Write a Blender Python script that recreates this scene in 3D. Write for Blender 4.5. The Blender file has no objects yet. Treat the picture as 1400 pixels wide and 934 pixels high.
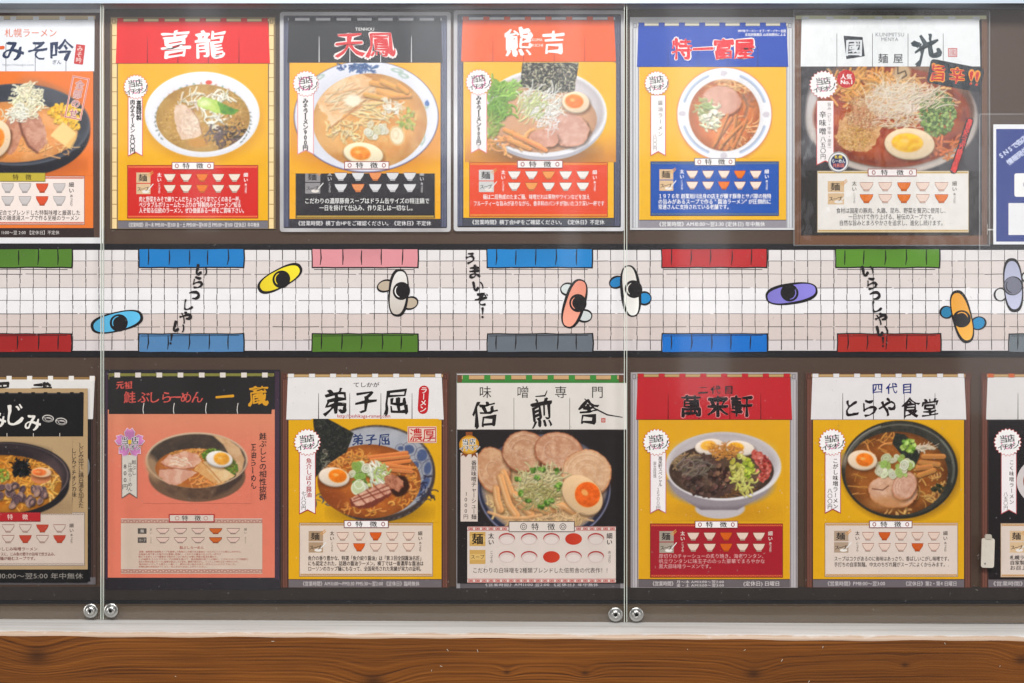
import bpy, math, random
import numpy as np
from mathutils.geometry import tessellate_polygon
from mathutils import Vector

# ---------------------------------------------------------------- camera, light
SC = bpy.context.scene
COL = SC.collection
MM = 0.001
D = 1.94                       # camera distance from the notice board
CX, CZ = 0.700, 0.467

cam = bpy.data.objects.new('camera', bpy.data.cameras.new('camera'))
COL.objects.link(cam)
cam.location = (CX, -D, CZ)
cam.rotation_euler = (math.radians(90), 0, 0)
cam.data.sensor_width = 36
cam.data.lens = 36 * D / 1.400
cam.data.clip_end = 100
cam.data.clip_start = 0.05
SC.camera = cam

w = bpy.data.worlds.new('World'); SC.world = w; w.use_nodes = True
w.node_tree.nodes['Background'].inputs[0].default_value = (0.92, 0.95, 1.0, 1)
w.node_tree.nodes['Background'].inputs[1].default_value = 0.06


def area(name, loc, target, sx, sy, power, col=(1, 1, 1), spread=180):
    l = bpy.data.lights.new(name, 'AREA'); l.shape = 'RECTANGLE'; l.size = sx; l.size_y = sy
    l.energy = power; l.color = col; l.spread = math.radians(spread)
    o = bpy.data.objects.new(name, l); COL.objects.link(o); o.location = loc
    o.rotation_euler = (Vector(target) - Vector(loc)).to_track_quat('-Z', 'Y').to_euler()
    return o


# unseen fill lamps added on both sides to even out the light
for x_, p_ in ((-2.7, 41), (4.1, 38)):
    area('side_fill_light', (x_, -2.2, 0.75), (0.7, 0, 0.25), 1.2, 1.7, p_, (1.0, 0.97, 0.925))
# ceiling light over the walkway, the strip light above the case, and unseen panels added behind the viewer for haze on the glass
area('ceiling_light', (0.7, -2.6, 2.45), (0.7, 0, 0.4), 2.6, 0.7, 135, (1.0, 0.97, 0.925))
area('case_strip_light', (0.7, -0.19, 1.50), (0.7, -0.10, 0), 2.0, 0.05, 1.7, (0.93, 0.97, 1.0))
area('glass_haze_light', (0.35, -5.2, 2.35), (0.7, 0, 0.7), 4.2, 1.9, 22, (0.95, 0.96, 1.0))
area('glass_haze_light', (3.0, -4.6, 1.4), (0.7, 0, 0.5), 0.55, 2.6, 4, (0.95, 0.96, 1.0))
for x_, w_, z_, h_, p_ in ((-0.80, .16, 2.1, 2.2, 1.1), (0.36, .30, 2.3, 1.9, 2.6), (0.98, .10, 1.9, 2.4, .8), (1.62, .34, 2.2, 1.5, 1.6), (2.75, .18, 2.0, 2.2, 1.2)):
    area('glass_streak_light', (x_, -5.0, z_), (x_, 0, z_), w_, h_, p_, (0.92, 0.96, 1.0))  # added light strips, mirrored as upright streaks in the upper glass
area('low_streak_light', (1.55, -4.4, 0.95), (0.8, 0, 0.5), 0.22, 1.5, 1.2, (0.92, 0.96, 1.0))  # one more narrow panel added for a streak on the panes
SC.view_settings.view_transform = 'Standard'
SC.view_settings.look = 'None'
SC.view_settings.exposure = 0.08
SC.view_settings.gamma = 1.0
SC.view_settings.use_curve_mapping = False
SC.cycles.max_bounces = 8
SC.cycles.transparent_max_bounces = 16
SC.cycles.caustics_reflective = False
SC.cycles.caustics_refractive = False


# ---------------------------------------------------------------- helpers
def lin(c):
    c = np.asarray(c, float) / 255.0
    return np.where(c <= 0.04045, c / 12.92, ((c + 0.055) / 1.055) ** 2.4)


def at(px, py, d=0.0):
    """world point that the photograph shows at px, py, d metres in front of the board"""
    k = (D - d) / D
    return (CX + (px * MM - CX) * k, -d, CZ + ((934 - py) * MM - CZ) * k)


def tag(o, label=None, cat=None, group=None, kind=None):
    if label: o['label'] = label
    if cat: o['category'] = cat
    if group: o['group'] = group
    if kind: o['kind'] = kind
    return o


def empty(name, loc):
    o = bpy.data.objects.new(name, None); COL.objects.link(o); o.location = loc
    o.empty_display_size = 0.02
    return o


def nodes(name):
    m = bpy.data.materials.new(name); m.use_nodes = True
    nt = m.node_tree
    return m, nt, nt.nodes['Principled BSDF']


def N(nt, typ, **kw):
    n = nt.nodes.new(typ)
    for k, v in kw.items():
        if isinstance(k, str) and hasattr(n, k): setattr(n, k, v)
    return n


def math_node(nt, op, a, b=None, c=None):
    n = nt.nodes.new('ShaderNodeMath'); n.operation = op
    for i, v in enumerate((a, b, c)):
        if v is None: continue
        if isinstance(v, (int, float)): n.inputs[i].default_value = v
        else: nt.links.new(v, n.inputs[i])
    return n.outputs[0]


def noise(nt, vec, scale, detail=3, rough=0.5, dim='3D'):
    n = nt.nodes.new('ShaderNodeTexNoise'); n.inputs['Scale'].default_value = scale
    n.inputs['Detail'].default_value = detail; n.inputs['Roughness'].default_value = rough
    if vec is not None: nt.links.new(vec, n.inputs['Vector'])
    return n.outputs['Fac']


def ramp(nt, fac, stops):
    r = nt.nodes.new('ShaderNodeValToRGB')
    e = r.color_ramp.elements
    while len(e) < len(stops): e.new(0.5)
    for s, (p, c) in zip(e, stops):
        s.position = p
        s.color = (c[0], c[1], c[2], 1) if not isinstance(c, (int, float)) else (c, c, c, 1)
    nt.links.new(fac, r.inputs[0])
    return r.outputs[0]


def scaled_pos(nt, sx, sy, sz):
    g = nt.nodes.new('ShaderNodeNewGeometry')
    m = nt.nodes.new('ShaderNodeMapping'); m.inputs['Scale'].default_value = (sx, sy, sz)
    nt.links.new(g.outputs['Position'], m.inputs['Vector'])
    return m.outputs[0]


# printed matter: the ink colour is stored on the vertices, the paper adds mottling and sheen
def print_material(name, rough=0.5, spec=0.14, gain=0.86, mottle=0.10):
    m, nt, b = nodes(name)
    a = nt.nodes.new('ShaderNodeAttribute'); a.attribute_name = 'Col'
    f = noise(nt, scaled_pos(nt, 1, 1, 1), 60, 4, 0.6)
    f2 = math_node(nt, 'MULTIPLY_ADD', f, mottle, gain - mottle * 0.5)
    mx = nt.nodes.new('ShaderNodeVectorMath'); mx.operation = 'SCALE'
    nt.links.new(a.outputs['Color'], mx.inputs[0]); nt.links.new(f2, mx.inputs['Scale'])
    nt.links.new(mx.outputs[0], b.inputs['Base Color'])
    b.inputs['Roughness'].default_value = rough
    b.inputs['Specular IOR Level'].default_value = spec
    bp = nt.nodes.new('ShaderNodeBump'); bp.inputs['Strength'].default_value = 0.25
    bp.inputs['Distance'].default_value = 0.004
    nt.links.new(noise(nt, scaled_pos(nt, 1, 1, 1), 9, 3, 0.5), bp.inputs['Height'])
    nt.links.new(bp.outputs[0], b.inputs['Normal'])
    return m


INK = print_material('printed_paper')
BANNER_INK = print_material('printed_banner_vinyl', 0.42, 0.2, 0.86, 0.08)


def mat(name, col, rough=0.5, metal=0.0, spec=0.5, nscale=0, namp=0.0, bump=0.0, stretch=(1, 1, 1)):
    m, nt, b = nodes(name)
    b.inputs['Roughness'].default_value = rough
    b.inputs['Metallic'].default_value = metal
    b.inputs['Specular IOR Level'].default_value = spec
    c = lin(col)
    if nscale:
        f = noise(nt, scaled_pos(nt, *stretch), nscale, 5, 0.6)
        cr = ramp(nt, f, [(0.3, tuple(c * (1 - namp))), (0.7, tuple(np.minimum(c * (1 + namp), 1)))])
        nt.links.new(cr, b.inputs['Base Color'])
        if bump:
            bp = nt.nodes.new('ShaderNodeBump'); bp.inputs['Strength'].default_value = bump
            bp.inputs['Distance'].default_value = 0.001
            nt.links.new(f, bp.inputs['Height']); nt.links.new(bp.outputs[0], b.inputs['Normal'])
    else:
        b.inputs['Base Color'].default_value = (*c, 1)
    return m


def clear_material(name, refl=1.0, rough=0.03, dust=0.04, dust_col=(0.85, 0.87, 0.9), bump=0.0, bscale=8,
                   speck=0.0, smear=False):
    """thin clear sheet: straight-through view, Fresnel reflection and a film of dust"""
    m, nt, b = nodes(name)
    nt.nodes.remove(b)
    out = nt.nodes['Material Output']
    tr = nt.nodes.new('ShaderNodeBsdfTransparent')
    gl = nt.nodes.new('ShaderNodeBsdfGlossy'); gl.inputs['Roughness'].default_value = rough
    ge = nt.nodes.new('ShaderNodeNewGeometry'); dp = nt.nodes.new('ShaderNodeVectorMath'); dp.operation = 'DOT_PRODUCT'
    nt.links.new(ge.outputs['Normal'], dp.inputs[0]); nt.links.new(ge.outputs['Incoming'], dp.inputs[1])
    g1 = math_node(nt, 'SUBTRACT', 1.0, math_node(nt, 'ABSOLUTE', dp.outputs['Value']))
    fres = math_node(nt, 'MULTIPLY_ADD', math_node(nt, 'POWER', g1, 5.0), 0.96, 0.04)
    if bump:
        bp = nt.nodes.new('ShaderNodeBump'); bp.inputs['Strength'].default_value = bump
        bp.inputs['Distance'].default_value = 0.01
        nt.links.new(noise(nt, scaled_pos(nt, 1, 1, 1), bscale, 3, 0.55), bp.inputs['Height'])
        nt.links.new(bp.outputs[0], gl.inputs['Normal'])
    f = math_node(nt, 'MULTIPLY', fres, refl)
    mx = nt.nodes.new('ShaderNodeMixShader')
    nt.links.new(f, mx.inputs[0]); nt.links.new(tr.outputs[0], mx.inputs[1]); nt.links.new(gl.outputs[0], mx.inputs[2])
    df = nt.nodes.new('ShaderNodeBsdfDiffuse'); df.inputs[0].default_value = (*dust_col, 1)
    d1 = noise(nt, scaled_pos(nt, 1, 1, 0.55), 4.5, 4, 0.6)
    amt = math_node(nt, 'MULTIPLY', ramp(nt, d1, [(0.35, 0.35), (0.7, 1.0)]), dust)
    if smear:
        d2 = noise(nt, scaled_pos(nt, 14, 1, 0.8), 3.0, 3, 0.6)
        amt = math_node(nt, 'MULTIPLY', amt, ramp(nt, d2, [(0.3, 0.55), (0.75, 1.0)]))
    if speck:
        v = nt.nodes.new('ShaderNodeTexVoronoi'); v.inputs['Scale'].default_value = 95
        nt.links.new(scaled_pos(nt, 1, 1, 1), v.inputs['Vector'])
        near = math_node(nt, 'LESS_THAN', v.outputs['Distance'], 0.09)
        wn = nt.nodes.new('ShaderNodeTexWhiteNoise'); nt.links.new(v.outputs['Position'], wn.inputs['Vector'])
        keep = math_node(nt, 'GREATER_THAN', wn.outputs['Value'], 0.62)
        amt = math_node(nt, 'ADD', amt, math_node(nt, 'MULTIPLY', math_node(nt, 'MULTIPLY', near, keep), speck))
    mx2 = nt.nodes.new('ShaderNodeMixShader')
    nt.links.new(amt, mx2.inputs[0]); nt.links.new(mx.outputs[0], mx2.inputs[1]); nt.links.new(df.outputs[0], mx2.inputs[2])
    nt.links.new(mx2.outputs[0], out.inputs['Surface'])
    return m


def mesh_obj(name, verts, faces, m, parent=None, smooth=False):
    me = bpy.data.meshes.new(name); me.from_pydata(verts, [], faces); me.update()
    if m: me.materials.append(m)
    if smooth: me.polygons.foreach_set('use_smooth', [True] * len(me.polygons))
    o = bpy.data.objects.new(name, me); COL.objects.link(o)
    if parent: o.parent = parent
    return o


def box_mesh(x0, x1, y0, y1, z0, z1):
    v = [(x0, y0, z0), (x1, y0, z0), (x1, y1, z0), (x0, y1, z0), (x0, y0, z1), (x1, y0, z1), (x1, y1, z1), (x0, y1, z1)]
    f = [(0, 3, 2, 1), (4, 5, 6, 7), (0, 1, 5, 4), (1, 2, 6, 5), (2, 3, 7, 6), (3, 0, 4, 7)]
    return v, f


# ---------------------------------------------------------------- glyphs
GL = {}


def glyph(ch, wgt):
    wgt = 0.0; key = (ch, wgt)
    if key not in GL:
        c = bpy.data.curves.new('t', 'FONT'); c.body = ch; c.offset = wgt; c.resolution_u = 3
        o = bpy.data.objects.new('t', c); COL.objects.link(o)
        me = bpy.data.meshes.new_from_object(o)
        v = np.empty(len(me.vertices) * 3, np.float32); me.vertices.foreach_get('co', v)
        f = [tuple(p.vertices) for p in me.polygons]
        bpy.data.objects.remove(o); bpy.data.curves.remove(c); bpy.data.meshes.remove(me)
        v = v.reshape(-1, 3)[:, :2]
        if len(v) == 0: adv = 0.3
        elif ord(ch) > 0x2000: adv = 1.0
        else: adv = float(v[:, 0].max()) + 0.07
        GL[key] = (v, f, adv)
    return GL[key]


class Ink:
    """flat print on a sheet, in photograph millimetres; h = print layer (0.1 mm each)"""
    def __init__(s): s.v, s.f, s.c, s.n = [], [], [], 0

    def raw(s, xy, h, faces, col):
        xy = np.asarray(xy, float)
        s.v.append(np.column_stack([xy, np.full(len(xy), float(h))]))
        col = np.asarray(col, float)
        s.c.append(lin(np.tile(col, (len(xy), 1)) if col.ndim == 1 else col))
        s.f.extend([tuple(i + s.n for i in f) for f in faces]); s.n += len(xy)

    def poly(s, pts, col, h=0):
        t = tessellate_polygon([[Vector((p[0], p[1], 0)) for p in pts]])
        s.raw(pts, h, [tuple(f) for f in t], col)

    def rect(s, x0, y0, x1, y1, col, h=0):
        s.raw([(x0, y0), (x1, y0), (x1, y1), (x0, y1)], h, [(0, 1, 2, 3)], col)

    def frame(s, x0, y0, x1, y1, t, col, h=0):
        o = [(x0, y0), (x1, y0), (x1, y1), (x0, y1)]; i = [(x0 + t, y0 + t), (x1 - t, y0 + t), (x1 - t, y1 - t), (x0 + t, y1 - t)]
        s.raw(o + i, h, [(k, (k + 1) % 4, 4 + (k + 1) % 4, 4 + k) for k in range(4)], col)

    def ell(s, cx, cy, rx, ry, col, h=0, rot=0, n=28, col2=None, pw=1.0):
        a = np.linspace(0, 2 * math.pi, n, endpoint=False); ca, sa = math.cos(rot), math.sin(rot)
        x = rx * np.sign(np.cos(a)) * np.abs(np.cos(a)) ** pw; y = ry * np.sign(np.sin(a)) * np.abs(np.sin(a)) ** pw
        p = np.column_stack([cx + x * ca - y * sa, cy + x * sa + y * ca])
        if col2 is None: s.raw(p, h, [tuple(range(n))], col)
        else:
            t = (np.cos(a) * 0.5 + 0.5)[:, None]
            s.raw(p, h, [tuple(range(n))], np.asarray(col) * (1 - t) + np.asarray(col2) * t)

    def ring(s, cx, cy, rx, ry, t, col, h=0, rot=0, n=28, wob=0.0, seed=0, pw=1.0):
        r = random.Random(seed)
        a = np.linspace(0, 2 * math.pi, n, endpoint=False); ca, sa = math.cos(rot), math.sin(rot)
        tt = np.array([t * (1 + wob * math.sin(q * 2 + seed)) for q in a])
        P = []
        for k in (1, -1):
            x = (rx + k * tt / 2) * np.sign(np.cos(a)) * np.abs(np.cos(a)) ** pw; y = (ry + k * tt / 2) * np.sign(np.sin(a)) * np.abs(np.sin(a)) ** pw
            P.append(np.column_stack([cx + x * ca - y * sa, cy + x * sa + y * ca]))
        s.raw(np.vstack(P), h, [(k, (k + 1) % n, n + (k + 1) % n, n + k) for k in range(n)], col)

    def stroke(s, pts, wd, col, h=0, taper=False):
        p = np.asarray(pts, float); n = len(p)
        t = np.gradient(p, axis=0); t /= np.maximum(np.linalg.norm(t, axis=1, keepdims=True), 1e-6)
        nn = np.column_stack([-t[:, 1], t[:, 0]])
        ww = np.full(n, wd / 2.0)
        if taper: ww = ww * (0.35 + 0.65 * np.sin(np.linspace(0.35, math.pi - 0.15, n)))
        s.raw(np.vstack([p + nn * ww[:, None], p - nn * ww[:, None]]), h,
              [(k, k + 1, n + k + 1, n + k) for k in range(n - 1)], col)

    def char(s, ch, cx, cy, size, col, h=0, wgt=0.0, sx=1.0, rot=0.0, shear=0.0, brush=0.0):
        v, f, adv = glyph(ch, wgt)
        if len(v) == 0: return
        x = (v[:, 0] - (0.5 if ord(ch) > 0x2000 else (adv - .035) / 2)); y = (v[:, 1] - (0.38 if ord(ch) > 0x2000 else 0.345))
        reps = [(0, 0)]
        if wgt > 0.03:
            nn_ = 8 if wgt > .05 else 5
            reps = [(wgt * math.cos(6.2832 * q / nn_), wgt * math.sin(6.2832 * q / nn_)) for q in range(nn_)] + [(0, 0)]
        elif wgt > 0: reps = [(-wgt, 0), (wgt, wgt * .6)]
        if brush:
            k = ord(ch) % 17
            x = x + 0.022 * np.sin(y * 9 + k) * brush + 0.008 * np.sin(y * 31 + x * 17) * brush
            y = y + 0.024 * np.sin(x * 8 + k * 2) * brush + 0.09 * brush * x + 0.008 * np.sin(x * 29 - y * 13) * brush
            if wgt < .05: reps = reps + [(0.022 * brush, -0.016 * brush), (0.036 * brush, 0.002), (0.012 * brush, -.03 * brush)]
        x = x + shear * y
        ca, sa = math.cos(rot), math.sin(rot)
        for i, (dx, dy) in enumerate(reps):
            vv = (0.75 + 0.75 * np.sin(x * 7 + y * 5 + ord(ch) % 11)) if brush else 1.0
            X = (x + dx * vv) * size * sx; Y = -(y + dy * vv) * size
            s.raw(np.column_stack([cx + X * ca - Y * sa, cy + X * sa + Y * ca]), h + 0.06 * i, f, col)

    def line(s, txt, x0, x1, cy, size, col, h=0, wgt=0.0, **kw):
        """horizontal line stretched to run exactly from x0 to x1"""
        adv = [glyph(c, wgt)[2] for c in txt]; tot = sum(adv) or 1
        k = (x1 - x0) / (tot * size); x = x0
        for c, a in zip(txt, adv):
            aw = a * size * k
            s.char(c, x + aw / 2, cy, size, col, h, wgt, sx=min(k, 1.25), **kw); x += aw

    def column(s, txt, cx, y0, y1, size, col, h=0, wgt=0.0, **kw):
        n = len(txt); st = (y1 - y0) / n
        for i, c in enumerate(txt):
            y = y0 + st * (i + 0.5)
            r = math.pi / 2 if c in 'ー～()（）《》-' else 0
            s.char(c, cx, y, min(size, st * 1.12) if not r else size, col, h, wgt, rot=r, **kw)

    def build(s, name, origin, parent, base=0.0, m=None, label=None):
        ox, oy = origin
        v = np.vstack(s.v); c = np.vstack(s.c)
        P = np.column_stack([(v[:, 0] - ox) * MM, -(base + v[:, 2] * 0.0001), (oy - v[:, 1]) * MM])
        me = bpy.data.meshes.new(name); me.from_pydata(P.tolist(), [], s.f)
        a = me.color_attributes.new('Col', 'FLOAT_COLOR', 'POINT')
        a.data.foreach_set('color', np.column_stack([c, np.ones(len(c))]).astype(np.float32).ravel())
        me.materials.append(m or INK)
        # all faces towards the viewer
        o = bpy.data.objects.new(name, me); COL.objects.link(o); o.parent = parent
        if label: o['label'] = label
        return o


# ---------------------------------------------------------------- printed food photographs
RN = np.random.RandomState(5)
LAT = RN.rand(64, 64)


def vnoise(x, y, s, seed=0):
    x = x / s + seed * 7.31; y = y / s + seed * 3.77
    xi = np.floor(x).astype(int); yi = np.floor(y).astype(int); fx = x - xi; fy = y - yi
    fx = fx * fx * (3 - 2 * fx); fy = fy * fy * (3 - 2 * fy)
    g = lambda i, j: LAT[(yi + j) % 64, (xi + i) % 64]
    return (g(0, 0) * (1 - fx) + g(1, 0) * fx) * (1 - fy) + (g(0, 1) * (1 - fx) + g(1, 1) * fx) * fy


def fbm(x, y, s, seed=0):
    return (vnoise(x, y, s, seed) * .5 + vnoise(x, y, s / 2.1, seed + 1) * .3 + vnoise(x, y, s / 4.3, seed + 2) * .2)


class Pic:
    RES = 1.45

    def __init__(s, x0, y0, x1, y1, bg, seed=1):
        s.r = random.Random(seed); s.seed = seed
        nx = int((x1 - x0) * s.RES) + 1; ny = int((y1 - y0) * s.RES) + 1
        s.xs = np.linspace(x0, x1, nx); s.ys = np.linspace(y0, y1, ny)
        s.img = np.empty((ny, nx, 3)); s.img[:] = bg
        s.clip = None
        s.cov = None

    def sl(s, x0, y0, x1, y1):
        a = max(np.searchsorted(s.xs, x0) - 1, 0); b = min(np.searchsorted(s.xs, x1) + 1, len(s.xs))
        c = max(np.searchsorted(s.ys, y0) - 1, 0); d = min(np.searchsorted(s.ys, y1) + 1, len(s.ys))
        if b <= a or d <= c: return None
        X, Y = np.meshgrid(s.xs[a:b], s.ys[c:d]); return (slice(c, d), slice(a, b)), X, Y

    def put(s, k, m, col):
        if s.clip is not None: m = m * s.clip[k]
        m = m[..., None]; s.img[k] = s.img[k] * (1 - m) + np.asarray(col) * m

    def ellm(s, cx, cy, rx, ry, rot=0, soft=0.9, edge=0.0, es=8):
        R = max(rx, ry) * (1 + edge) + soft + 1
        q = s.sl(cx - R, cy - R, cx + R, cy + R)
        if q is None: return None
        k, X, Y = q; ca, sa = math.cos(rot), math.sin(rot)
        u = ((X - cx) * ca + (Y - cy) * sa) / rx; v = (-(X - cx) * sa + (Y - cy) * ca) / ry
        r = np.sqrt(u * u + v * v)
        if edge: r = r + edge * 2 * (fbm(X, Y, es, s.seed + int(cx) % 9) - 0.5)
        m = np.clip(0.5 - (r - 1) * min(rx, ry) / soft, 0, 1)
        return k, X, Y, u, v, r, m

    def ell(s, cx, cy, rx, ry, col, rot=0, soft=0.9, a=1.0, edge=0.0, es=8, col2=None, ts=6, shade=0.0):
        q = s.ellm(cx, cy, rx, ry, rot, soft, edge, es)
        if q is None: return
        k, X, Y, u, v, r, m = q
        c = np.asarray(col, float) * np.ones(X.shape + (3,))
        if col2 is not None:
            t = np.clip((fbm(X, Y, ts, s.seed + 3) - 0.32) / 0.36, 0, 1)[..., None]; c = c * (1 - t) + np.asarray(col2, float) * t
        if shade: c = c * (1 - shade * (0.5 * v + 0.5 * u * 0.4))[..., None]
        s.put(k, m * a, c)

    def rim(s, cx, cy, rx, ry, t, col, rot=0, a=1.0, soft=0.9, half=0, edge=0.0):
        q = s.ellm(cx, cy, rx, ry, rot, soft)
        if q is None: return
        k, X, Y, u, v, r, m = q
        d = np.abs((r - 1) * min(rx, ry))
        m = np.clip((t / 2 - d) / soft + 0.5, 0, 1)
        if half > 0: m = m * np.clip(-v * 1.5 + 0.2, 0, 1)
        if half < 0: m = m * np.clip(v * 1.5 + 0.2, 0, 1)
        if edge: m = m * np.clip(fbm(X, Y, 3, 5) * 3 - edge, 0, 1)
        s.put(k, m * a, col)

    def arc(s, cx, cy, rx, ry, a0, a1, t, col, a=1.0):
        n = 14; P = [(cx + rx * math.cos(math.radians(a0 + (a1 - a0) * i / n)), cy + ry * math.sin(math.radians(a0 + (a1 - a0) * i / n))) for i in range(n + 1)]
        s.line(P, t, col, a)

    def line(s, pts, wd, col, a=1.0, soft=0.8):
        P = np.asarray(pts, float)
        q = s.sl(P[:, 0].min() - wd - 1, P[:, 1].min() - wd - 1, P[:, 0].max() + wd + 1, P[:, 1].max() + wd + 1)
        if q is None: return
        k, X, Y = q; dm = np.full(X.shape, 1e9); off = np.zeros(X.shape)
        for (ax, ay), (bx, by) in zip(P[:-1], P[1:]):
            dx, dy = bx - ax, by - ay; L = dx * dx + dy * dy + 1e-9
            t = np.clip(((X - ax) * dx + (Y - ay) * dy) / L, 0, 1)
            d = np.hypot(X - ax - t * dx, Y - ay - t * dy)
            sg = ((X - ax) * dy - (Y - ay) * dx) / math.sqrt(L)
            off = np.where(d < dm, sg, off); dm = np.minimum(dm, d)
        m = np.clip((wd / 2 - dm) / soft + 0.5, 0, 1) * a
        c = np.asarray(col, float) * (1 + 0.16 * np.clip(off / (wd / 2 + .01), -1, 1) * (1 if wd > 1.2 else 0))[..., None]
        s.put(k, m, np.clip(c, 0, 255))

    def poly(s, pts, col, soft=0.9, a=1.0, col2=None, ts=5, edge=0.0, shade=None):
        P = np.asarray(pts, float)
        q = s.sl(P[:, 0].min() - 2, P[:, 1].min() - 2, P[:, 0].max() + 2, P[:, 1].max() + 2)
        if q is None: return
        k, X, Y = q; ins = np.zeros(X.shape, bool); dm = np.full(X.shape, 1e9)
        if edge:
            Xe = X + edge * (fbm(X, Y, 5, 11) - .5) * 2; Ye = Y + edge * (fbm(X, Y, 5, 12) - .5) * 2
        else: Xe, Ye = X, Y
        n = len(P)
        for i in range(n):
            ax, ay = P[i]; bx, by = P[(i + 1) % n]; dx, dy = bx - ax, by - ay; L = dx * dx + dy * dy + 1e-9
            t = np.clip(((Xe - ax) * dx + (Ye - ay) * dy) / L, 0, 1)
            dm = np.minimum(dm, np.hypot(Xe - ax - t * dx, Ye - ay - t * dy))
            if dy != 0:
                c = (ay > Ye) != (by > Ye); xi = ax + (Ye - ay) / dy * dx
                ins ^= c & (Xe < xi)
        sd = np.where(ins, -dm, dm)
        m = np.clip(0.5 - sd / soft, 0, 1) * a
        c = np.asarray(col, float) * np.ones(X.shape + (3,))
        if col2 is not None:
            t = np.clip((fbm(X, Y, ts, s.seed + 5) - 0.35) / 0.3, 0, 1)[..., None]; c = c * (1 - t) + np.asarray(col2, float) * t
        if shade is not None:
            g = ((X - P[:, 0].mean()) * shade[0] + (Y - P[:, 1].mean()) * shade[1]); c = c * (1 + g)[..., None]
        s.put(k, m, np.clip(c, 0, 255))

    # --- toppings
    def jit(s, c, k=14):
        d = s.r.uniform(-k, k); return tuple(min(255, max(0, v + d + s.r.uniform(-k / 3, k / 3))) for v in c)

    def within(s, cx, cy, rx, ry):
        a = s.r.uniform(0, 2 * math.pi); q = math.sqrt(s.r.random()); return cx + rx * q * math.cos(a), cy + ry * q * math.sin(a)

    def strands(s, n, cx, cy, rx, ry, col, wd=1.3, ln=14, ang=None, spread=3.14, curl=0.5, a=0.9, sh=0.5):
        for i in range(n):
            x, y = s.within(cx, cy, rx, ry); t = s.r.uniform(-spread, spread) / 2 + (ang or 0); t0 = t
            L = ln * s.r.uniform(.6, 1.3); P = [(x, y)]; c = s.r.uniform(-curl, curl)
            for j in range(5):
                x += math.cos(t) * L / 5; y += math.sin(t) * L / 5 * 0.8; t += c * 0.7; P.append((x, y))
            w_ = wd * s.r.uniform(.7, 1.3)
            if sh: s.line([(p[0] + .5, p[1] + w_ * .6) for p in P], w_, tuple(v * .45 for v in s.jit(col)), sh * .6)
            s.line(P, w_, s.jit(col, 18), a)

    def chunks(s, n, cx, cy, rx, ry, cols, sz=2.0, sh=0.5, flat=.75):
        for i in range(n):
            x, y = s.within(cx, cy, rx, ry); c = s.r.choice(cols); z = sz * s.r.uniform(.6, 1.3)
            if sh: s.ell(x + .4, y + z * .5, z, z * flat, tuple(v * .4 for v in c), a=sh, rot=s.r.uniform(0, 3))
            s.ell(x, y, z, z * flat, s.jit(c), rot=s.r.uniform(0, 3), shade=.2)

    def rings(s, n, cx, cy, rx, ry, sz=4, cols=((215, 225, 190), (150, 190, 90), (235, 235, 220))):
        for i in range(n):
            x, y = s.within(cx, cy, rx, ry); z = sz * s.r.uniform(.6, 1.25); ro = s.r.uniform(0, 3); c = s.jit(s.r.choice(cols)); f = s.r.uniform(.55, .95)
            s.ell(x + .6, y + 1.0, z + .5, z * f + .5, (70, 70, 30), a=.4, rot=ro, soft=2)
            s.ell(x, y, z, z * f, tuple(v * .88 for v in c), rot=ro, a=.75)
            s.rim(x, y, z, z * f, 1.2, s.jit(c, 10), rot=ro)
            s.rim(x, y, z * .5, z * f * .5, .9, tuple(min(255, v * 1.08) for v in c), rot=ro, a=.8)

    def egg(s, cx, cy, rx, ry, rot=0, white=(238, 226, 208), yolk=(238, 120, 20), yx=0, yy=0, yr=.55, body=True, yry=None):
        s.ell(cx + 1, cy + 3, rx + 1.5, ry + 1, (60, 30, 10), rot=rot, a=.5, soft=4)
        if body: s.ell(cx, cy + 1.6, rx, ry, tuple(v * .72 for v in white), rot=rot)
        s.ell(cx, cy, rx, ry, white, rot=rot, shade=.14)
        yry = yry or yr
        s.ell(cx + yx, cy + yy, rx * yr + .8, ry * yry + .8, (240, 190, 120), rot=rot, soft=2, a=.8)
        s.ell(cx + yx, cy + yy, rx * yr, ry * yry, yolk, rot=rot, soft=1.4, col2=tuple(min(255, v * 1.12 + 8) for v in yolk), ts=5, shade=.15)
        s.ell(cx + yx - rx * .12, cy + yy - ry * .12, rx * yr * .3, ry * yry * .22, (255, 225, 150), rot=rot, soft=2, a=.55)

    def chashu(s, cx, cy, rx, ry, rot=0, col=(214, 160, 130), col2=(190, 125, 98), fat=(235, 205, 180), rim=(140, 80, 50), edge=.08, spiral=True):
        s.ell(cx + 1, cy + 2.5, rx + 1, ry + 1, (50, 25, 10), rot=rot, a=.55, soft=4, edge=edge)
        s.ell(cx, cy, rx, ry, rim, rot=rot, edge=edge, col2=tuple(min(255, v * 1.3) for v in rim), ts=5)
        s.ell(cx, cy - .5, rx * .95, ry * .94, col, rot=rot, edge=edge, col2=col2, ts=7, soft=1.6)
        if spiral:
            for j in range(3):
                f = .8 - .22 * j; a0 = s.r.uniform(0, 360)
                n = 16; ca, sa = math.cos(rot), math.sin(rot); P = []
                for i in range(n + 1):
                    t = math.radians(a0 + 190 * i / n); X = rx * f * math.cos(t); Y = ry * f * math.sin(t)
                    P.append((cx + X * ca - Y * sa, cy + X * sa + Y * ca))
                s.line(P, 2.2, fat, .38, soft=2); s.line([(p[0] + .8, p[1] + 1) for p in P], .8, rim, .35)
        for i in range(int(rx * ry / 14)):
            x, y = s.within(cx, cy, rx * .8, ry * .8); s.ell(x, y, s.r.uniform(.8, 2.6), s.r.uniform(.5, 1.3), s.r.choice([fat, col2, fat]), rot=rot + s.r.uniform(-.6, .6), a=.4, soft=1.6)

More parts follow.
